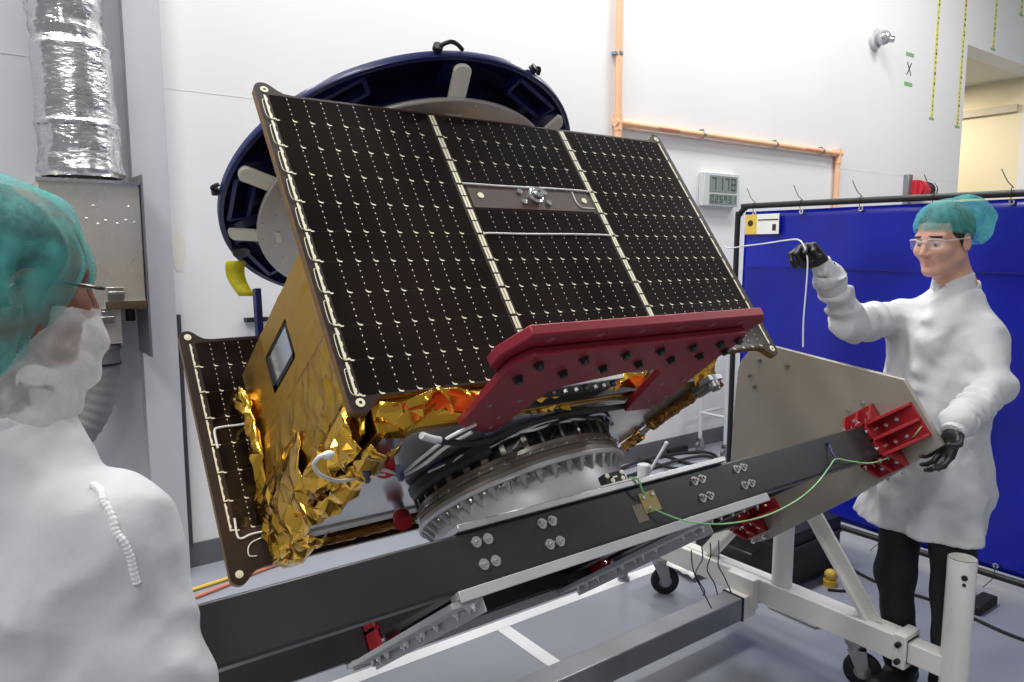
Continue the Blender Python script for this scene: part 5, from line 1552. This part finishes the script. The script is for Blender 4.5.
V, F = snet(collar_fn(nb - fw_m * .004, fw_m, .018, .073, .055), nb - (.12, .12, .08), nb + (.12, .12, .11), .0038)
meshobj('collar', V, F, M['coat'], coat, org)
for nm_, A, Bq, r0, r1 in (('cuff', Rw, pt(821.5, 264.5, 2.63), .037, .033), ('cuff', Lw, pt(954, 430.5, 2.435), .039, .034)):
    mb = MB(); dv = (Bq - A) / np.linalg.norm(Bq - A); mb.tube([tuple(A - dv * .04 - org), tuple(A - dv * .01 - org), tuple(Bq - org), tuple(Bq + dv * .012 - org)], r0, 24, 8, rfun=lambda f: (1.08 - .14 * f) * (1 + .02 * math.sin(f * 60))); mb.build(nm_, M['knit'], coat)
for A, Bq in ((Re, Rw), (Le, Lw)):
    mb = MB(); dv = (Bq - A) / np.linalg.norm(Bq - A)
    s_ = np.cross(dv, (0, 0, 1.)); s_ /= np.linalg.norm(s_); t_ = np.cross(dv, s_); seg = 28; vs = []
    for i, (x, r) in enumerate(((-.075, .052), (-.055, .058), (-.035, .054), (-.022, .058), (-.008, .054), (.006, .046), (.012, .040))):
        for kk in range(seg):
            an = 2 * PI * kk / seg; rr = r + .006 * mnoise.noise(Vector((math.cos(an) * 1.6 + i * .8, math.sin(an) * 1.6, A[2]))); vs.append(Bq + dv * (x + .010 * math.sin(an * 2 + i)) + rr * (s_ * math.cos(an) + t_ * math.sin(an)) - org)
    mb.add(vs, [(i * seg + kk, i * seg + (kk + 1) % seg, (i + 1) * seg + (kk + 1) % seg, (i + 1) * seg + kk) for i in range(6) for kk in range(seg)]); mb.build('gathered_sleeve', M['coat'], coat, ang=80)
# trousers and shoes
TL = [pt(905, 500, 2.86), pt(951, 505, 2.73)]
AN = [np.array((pt(902, 640, 2.88)[0], pt(902, 640, 2.88)[1], .10)), np.array((pt(949, 650, 2.72)[0], pt(949, 650, 2.72)[1], .10))]


def tr_fn(P):
    o = None
    for a, b in zip(TL, AN):
        kn = (a + b) / 2 + np.array((-.02, 0, .02)) + (b - (AN[0] + AN[1]) / 2) * (1, 1, 0) * .25
        d = smin(cap(P, a + (0, 0, .0), kn, .086, .066), cap(P, kn, b, .066, .058), .04)
        d = d + .005 * wob(P * np.array((1, 1, 1.6)), 22, 8) + .004 * np.sin(P[:, 2] * 60 + 4 * wob(P, 12, 9)) * np.exp(-((P[:, 2] - .16) / .12) ** 2)
        o = d if o is None else smin(o, d, .008)
    return np.maximum(o, .055 - P[:, 2])


ap = np.array(TL + AN)
V, F = snet(tr_fn, np.array((ap[:, 0].min() - .15, ap[:, 1].min() - .15, .04)), np.array((ap[:, 0].max() + .15, ap[:, 1].max() + .15, ap[:, 2].max() + .22)), .009)
meshobj('trousers', V, F, M['trouser'], man, org)
for b in AN:
    f_ = np.array((-.95, .1, 0))

    def shoe_fn(P, b=b):
        d = smin(cap(P, np.array((b[0], b[1], .05)) - f_ * .04, np.array((b[0], b[1], .045)) + f_ * .15, .047, .040), cap(P, np.array((b[0], b[1], .06)), np.array((b[0], b[1], .11)), .045, .045), .04)
        return np.maximum(d, .0 - P[:, 2])
    V, F = snet(shoe_fn, np.array((b[0] - .25, b[1] - .12, -.01)), np.array((b[0] + .12, b[1] + .12, .18)), .006)
    meshobj('shoe', V, F, M['shoe'], man, org)
# gloves: raised right hand pinching the wire, left hand round the plate edge
gW = pt(820.5, 263, 2.628)
g1, tips = hand_mesh('glove', gW, pt(806, 250, 2.60) - gW, pt(800, 275, 2.50) - pt(812, 255, 2.60), ((.95, 1.05, .6), (1.2, 1.35, .8), (1.35, 1.45, .9), (1.45, 1.45, .9)), .08,
                     ((.050, .044, .022), (.078, .040, .046), (.094, .030, .056)), man, M['glove'], org, 1.02, .003, -1)
lW = pt(955.5, 429, 2.437)
g2, _ = hand_mesh('glove', lW, pt(944, 452, 2.44) - lW, pt(905, 440, 2.38) - pt(948, 446, 2.44), ((.35, .55, .4), (.3, .5, .4), (.3, .5, .4), (.35, .5, .4)), .10,
                  ((.045, .050, .018), (.060, .062, .045), (.066, .060, .070)), man, M['glove'], org, .98, .003, -1)
# white wire held in the hand
pw = [pt(722, 243, 3.0), pt(728, 248, 2.98), pt(745, 246, 2.9), pt(765, 243.5, 2.8), pt(785, 240.5, 2.7), pt(797, 239.5, 2.62), pt(803, 244, 2.575), pt(807, 256, 2.555), pt(807.5, 268, 2.55), pt(806, 290, 2.55), pt(803.5, 320, 2.55), pt(803, 347, 2.55)]
mb = MB(); mb.tube([tuple(p) for p in pw], .0026, 8, 6)
single(mb, 'held_wire', M['wire_white'], 'thin white wire held up in the black gloved hand of the man', 'wire')

# ---- person in the foreground, seen from behind ---------------------------------------
hx = pt(12, 279, 1.05)
fH = .62 * np.array((R_[0], R_[1], 0)) + .78 * np.array((_fh[0], _fh[1], 0)); fH[2] = -.16
Bn = basis(fH)
fT = .30 * np.array((R_[0], R_[1], 0)) + .95 * np.array((_fh[0], _fh[1], 0)); fT /= np.linalg.norm(fT)
rt = np.array((fT[1], -fT[0], 0))
nb2 = pt(4, 425, 1.06)
Rs2 = nb2 + rt * .190 - np.array((0, 0, .135)); Ls2 = nb2 - rt * .185 - np.array((0, 0, .085))
Re2 = Rs2 + rt * .088 + fT * .0 + np.array((0, 0, -.28)); Rw2 = Re2 + fT * .05 - rt * .02 + np.array((0, 0, -.24))
Le2 = Ls2 - rt * .06 + np.array((0, 0, -.29)); Lw2 = Le2 + fT * .17 + rt * .02 + np.array((0, 0, -.16))
HR2 = nb2 + rt * .10 + np.array((0, 0, -.52)); HL2 = nb2 - rt * .10 + np.array((0, 0, -.52))
ER2 = nb2 + rt * .12 + np.array((0, 0, -.86)); EL2 = nb2 - rt * .12 + np.array((0, 0, -.86))
org2 = np.array((nb2[0], nb2[1], 0.0))
bf2 = head_sdf(Bn, hx, 1.0, neck=((-.03, 0, -.07), (-.07, .01, -.22)), chest=lambda P: union([cap(P, Rs2, Ls2, .05, .05), cap(P, nb2 + (0, 0, -.02), nb2 + (0, 0, -.2), .06, .09)], .05))
V, F = snet(bf2, np.minimum(hx, nb2) - (.28, .28, .26), hx + (.28, .28, .16), .0048)
near = meshobj('person', V, F, M['skin_dark'], None, org2)
near.location = org2
tag(near, 'person seen from behind in white coat, teal cap and white mesh face cover', 'person')


def hair2(P):
    q = (P - hx) @ Bn.T
    return np.maximum(ell(q, (-.022, 0, .030), (.106, .086, .100)), np.maximum(-(q[:, 2] + .075), q[:, 0] - .062)) + .002 * wob(q, 60, 2)


V, F = snet(hair2, hx - (.16, .16, .14), hx + (.16, .16, .17), .005)
meshobj('hair', V, F, M['hair'], near, org2)
cf2 = bouffant(hx, Bn, (-.030, 0, .030), (.132, .114, .112), (-.118, .50, 0), 0, 12, ((-.075, -.02, -.060), (.105, .108, .100), .04), wr=.009)
V, F = snet(cf2, hx - (.24, .24, .22), hx + (.24, .24, .22), .0042)
V, F = open_hem(V, F, lambda X: ((X - hx) @ Bn.T)[:, 2] - (-.118 + .50 * ((X - hx) @ Bn.T)[:, 0]))
meshobj('bouffant_cap', V, F, M['cap'], near, org2)


def mask_fn(P):
    q = (P - hx) @ Bn.T
    d = union([ell(q, (.058, 0, -.085), (.072, .086, .088)), cap(q, (.040, 0, -.13), (.015, -.005, -.23), .074, .070)], .04) + .006 * wob(q, 45, 31) + .004 * np.sin(q[:, 0] * 60 + q[:, 2] * 110)
    hem = np.maximum(q[:, 2] + .028, -(q[:, 0] - .03 - (q[:, 2] + .03) * .5))
    return np.maximum(d, hem)


V, F = snet(mask_fn, hx - (.26, .26, .34), hx + (.26, .26, .06), .0045)
qm = (V - hx) @ Bn.T
hm = np.maximum(qm[:, 2] + .028, -(qm[:, 0] - .03 - (qm[:, 2] + .03) * .5))
F = F[hm[F].min(1) < -.0045]
meshobj('face_cover', V, F, M['mask'], near, org2)
gl = MB()
for s in (-1, 1):
    pp = [hx + np.array(x) @ Bn - org2 for x in ((.105, s * .02, .0), (.095, s * .062, .0), (.02, s * .086, .002), (-.02, s * .088, -.004), (-.04, s * .085, -.03))]
    gl.tube([tuple(x) for x in pp], .0028, 8, 5)
gl.build('glasses_frame', M['eye'], near)
cfn = coat_fn(Rs2, Ls2, Re2, Rw2, Le2, Lw2, HR2, HL2, ER2, EL2, nb2, .58, fT, 41, sl=1.03, wrk=1.25, neckz=-.045)


def near_coat(P):
    d = cfn(P)
    # raised raglan seam from the neck to the armpit, across the shoulder blade
    for a, b in ((nb2 + rt * .045, nb2 + rt * .05),):
        dv = b - a; Lg = np.linalg.norm(dv); dv /= Lg; tq = np.clip((P - a) @ dv, 0, Lg)
        e = P - a - tq[:, None] * dv; e = e - fT * (e @ fT)[:, None]
        d = d + .003 * np.exp(-(np.linalg.norm(e, axis=1) / .012) ** 2)
    return np.maximum(d, -cap(P, nb2 + (0, 0, .01), nb2 + (0, 0, .25), .056, .09))


ap = np.array([Rs2, Ls2, Re2, Rw2, Le2, Lw2, ER2, EL2])
V, F = snet(near_coat, np.array((ap[:, 0].min() - .16, ap[:, 1].min() - .16, .5)), np.array((ap[:, 0].max() + .16, ap[:, 1].max() + .16, nb2[2] + .10)), .0075)
coat2 = meshobj('lab_coat', V, F, M['coat'], near, org2)


def snap(fn, p, n=7):
    p = np.array(p, float)
    for _ in range(n):
        e = .003; g = np.array([(fn((p + v)[None])[0] - fn((p - v)[None])[0]) / (2 * e) for v in np.eye(3) * e]); d = fn(p[None])[0]
        p = p - g / max(np.linalg.norm(g), 1e-3) * d * .8
    return p


sa = pt(70, 444, .955); sb = pt(144, 600, .90)
sp = [snap(near_coat, sa + (sb - sa) * f + rt * .008 * math.sin(f * PI)) - org2 for f in np.linspace(.12, 1, 24)]
mb = MB(); mb.tube([tuple(x) for x in sp], .0045, 8, 5, rfun=lambda f: 1 + .25 * abs(math.sin(f * 80))); mb.build('raglan_seam', M['seal'], coat2)
V, F = snet(collar_fn(nb2 - fT * .005, fT, .010, .068, .05), nb2 - (.12, .12, .08), nb2 + (.12, .12, .10), .004)
meshobj('collar', V, F, M['coat'], coat2, org2)
for Wq, El, sd in ((Rw2, Re2, -1), (Lw2, Le2, 1)):
    dv = Wq - El; dv /= np.linalg.norm(dv)
    mb = MB(); mb.tube([tuple(Wq - dv * .04 - org2), tuple(Wq - org2), tuple(Wq + dv * .05 - org2)], .040, 20, 6, rfun=lambda f: 1.05 - .15 * f); mb.build('cuff', M['knit'], coat2)
    hand_mesh('glove', Wq + dv * .06, dv, rt * sd * 1.0, ((.35, .4, .3), (.4, .45, .3), (.45, .45, .3), (.5, .5, .3)), .12, ((.05, .046, .012), (.08, .05, .022), (.10, .046, .03)), near, M['glove'], org2, 1.0, .004, sd)
AN2 = [np.array((nb2 + rt * s * .11)[:2].tolist() + [.10]) for s in (1, -1)]


def tr2(P):
    o = None
    for a, b in zip((HR2, HL2), AN2):
        d = smin(cap(P, a + (0, 0, -.12), (a + b) / 2, .088, .075), cap(P, (a + b) / 2, b, .075, .06), .04)
        o = d if o is None else smin(o, d, .02)
    return np.maximum(o, .055 - P[:, 2])


V, F = snet(tr2, np.array((nb2[0] - .3, nb2[1] - .3, .04)), np.array((nb2[0] + .3, nb2[1] + .3, HR2[2] + .12)), .012)
meshobj('trousers', V, F, M['trouser'], near, org2)
for b in AN2:
    def shoe2(P, b=b):
        d = smin(cap(P, np.array((b[0], b[1], .05)) - fT * .04, np.array((b[0], b[1], .045)) + fT * .15, .047, .040), cap(P, np.array((b[0], b[1], .06)), np.array((b[0], b[1], .11)), .045, .045), .04)
        return np.maximum(d, -P[:, 2])
    V, F = snet(shoe2, np.array((b[0] - .25, b[1] - .25, -.01)), np.array((b[0] + .25, b[1] + .25, .18)), .008)
    meshobj('shoe', V, F, M['shoe'], near, org2)

# ------------------------------------------------------------------ light, world, camera
def area(name, loc, sx, sy, power, col=(1, 1, 1), rot=(0, 0, 0)):
    l = bpy.data.lights.new(name, 'AREA'); l.shape = 'RECTANGLE'; l.size = sx; l.size_y = sy; l.energy = power; l.color = col
    o = bpy.data.objects.new(name, l); COL.objects.link(o); o.location = loc; o.rotation_euler = rot
    return o


for i, (x, y) in enumerate(((-1.8, 0.6), (-1.8, 2.9), (0.6, 2.9), (3.0, 2.9), (5.4, 2.9), (8.0, 2.0), (-1.8, -2.0), (8.0, -1.5))):
    area('ceiling_lamp', (x, y, 5.6), 1.2, .6, 94, (1.0, .99, .97))
area('recess_lamp', (10.9, 5.6, 4.06), .8, .8, 60, (1, .93, .80))

w = bpy.data.worlds.new('World'); scene.world = w; w.use_nodes = True
bg = w.node_tree.nodes['Background']; bg.inputs['Color'].default_value = (.97, .98, 1.0, 1); bg.inputs['Strength'].default_value = .27

cam = bpy.data.cameras.new('Camera'); co = bpy.data.objects.new('Camera', cam); COL.objects.link(co)
cam.sensor_width = 36; cam.lens = 36 * 740 / 1024; cam.clip_start = .05; cam.clip_end = 100
co.location = tuple(CAM); co.rotation_euler = (PI / 2 - PITCH, 0, AZ - PI / 2)
scene.camera = co
vs_ = scene.view_settings
vs_.view_transform = 'Standard'; vs_.look = 'None'; vs_.exposure = 0.0; vs_.gamma = 1.0; vs_.use_curve_mapping = False
# consistent outward normals on closed hard-surface parts
import bmesh
for o in list(scene.objects):
    if o.type == 'MESH' and len(o.data.vertices) < 60000 and o.name.split('.')[0] in ('gusset', 'caster_fork', 'tooth', 'spoke_pad', 'bracket_tab', 'bus_body', 'solar_panel', 'rail', 'end_plate', 'lower_plate', 'upper_plate', 'caster_tire', 'rim', 'hub_plate', 'ring_body', 'separation_ring', 'web', 'upper_ring', 'clamp_band'):
        bm = bmesh.new(); bm.from_mesh(o.data); bmesh.ops.recalc_face_normals(bm, faces=bm.faces); bm.to_mesh(o.data); bm.free()
for o in scene.objects:
    if '_o' in o:
        del o['_o']
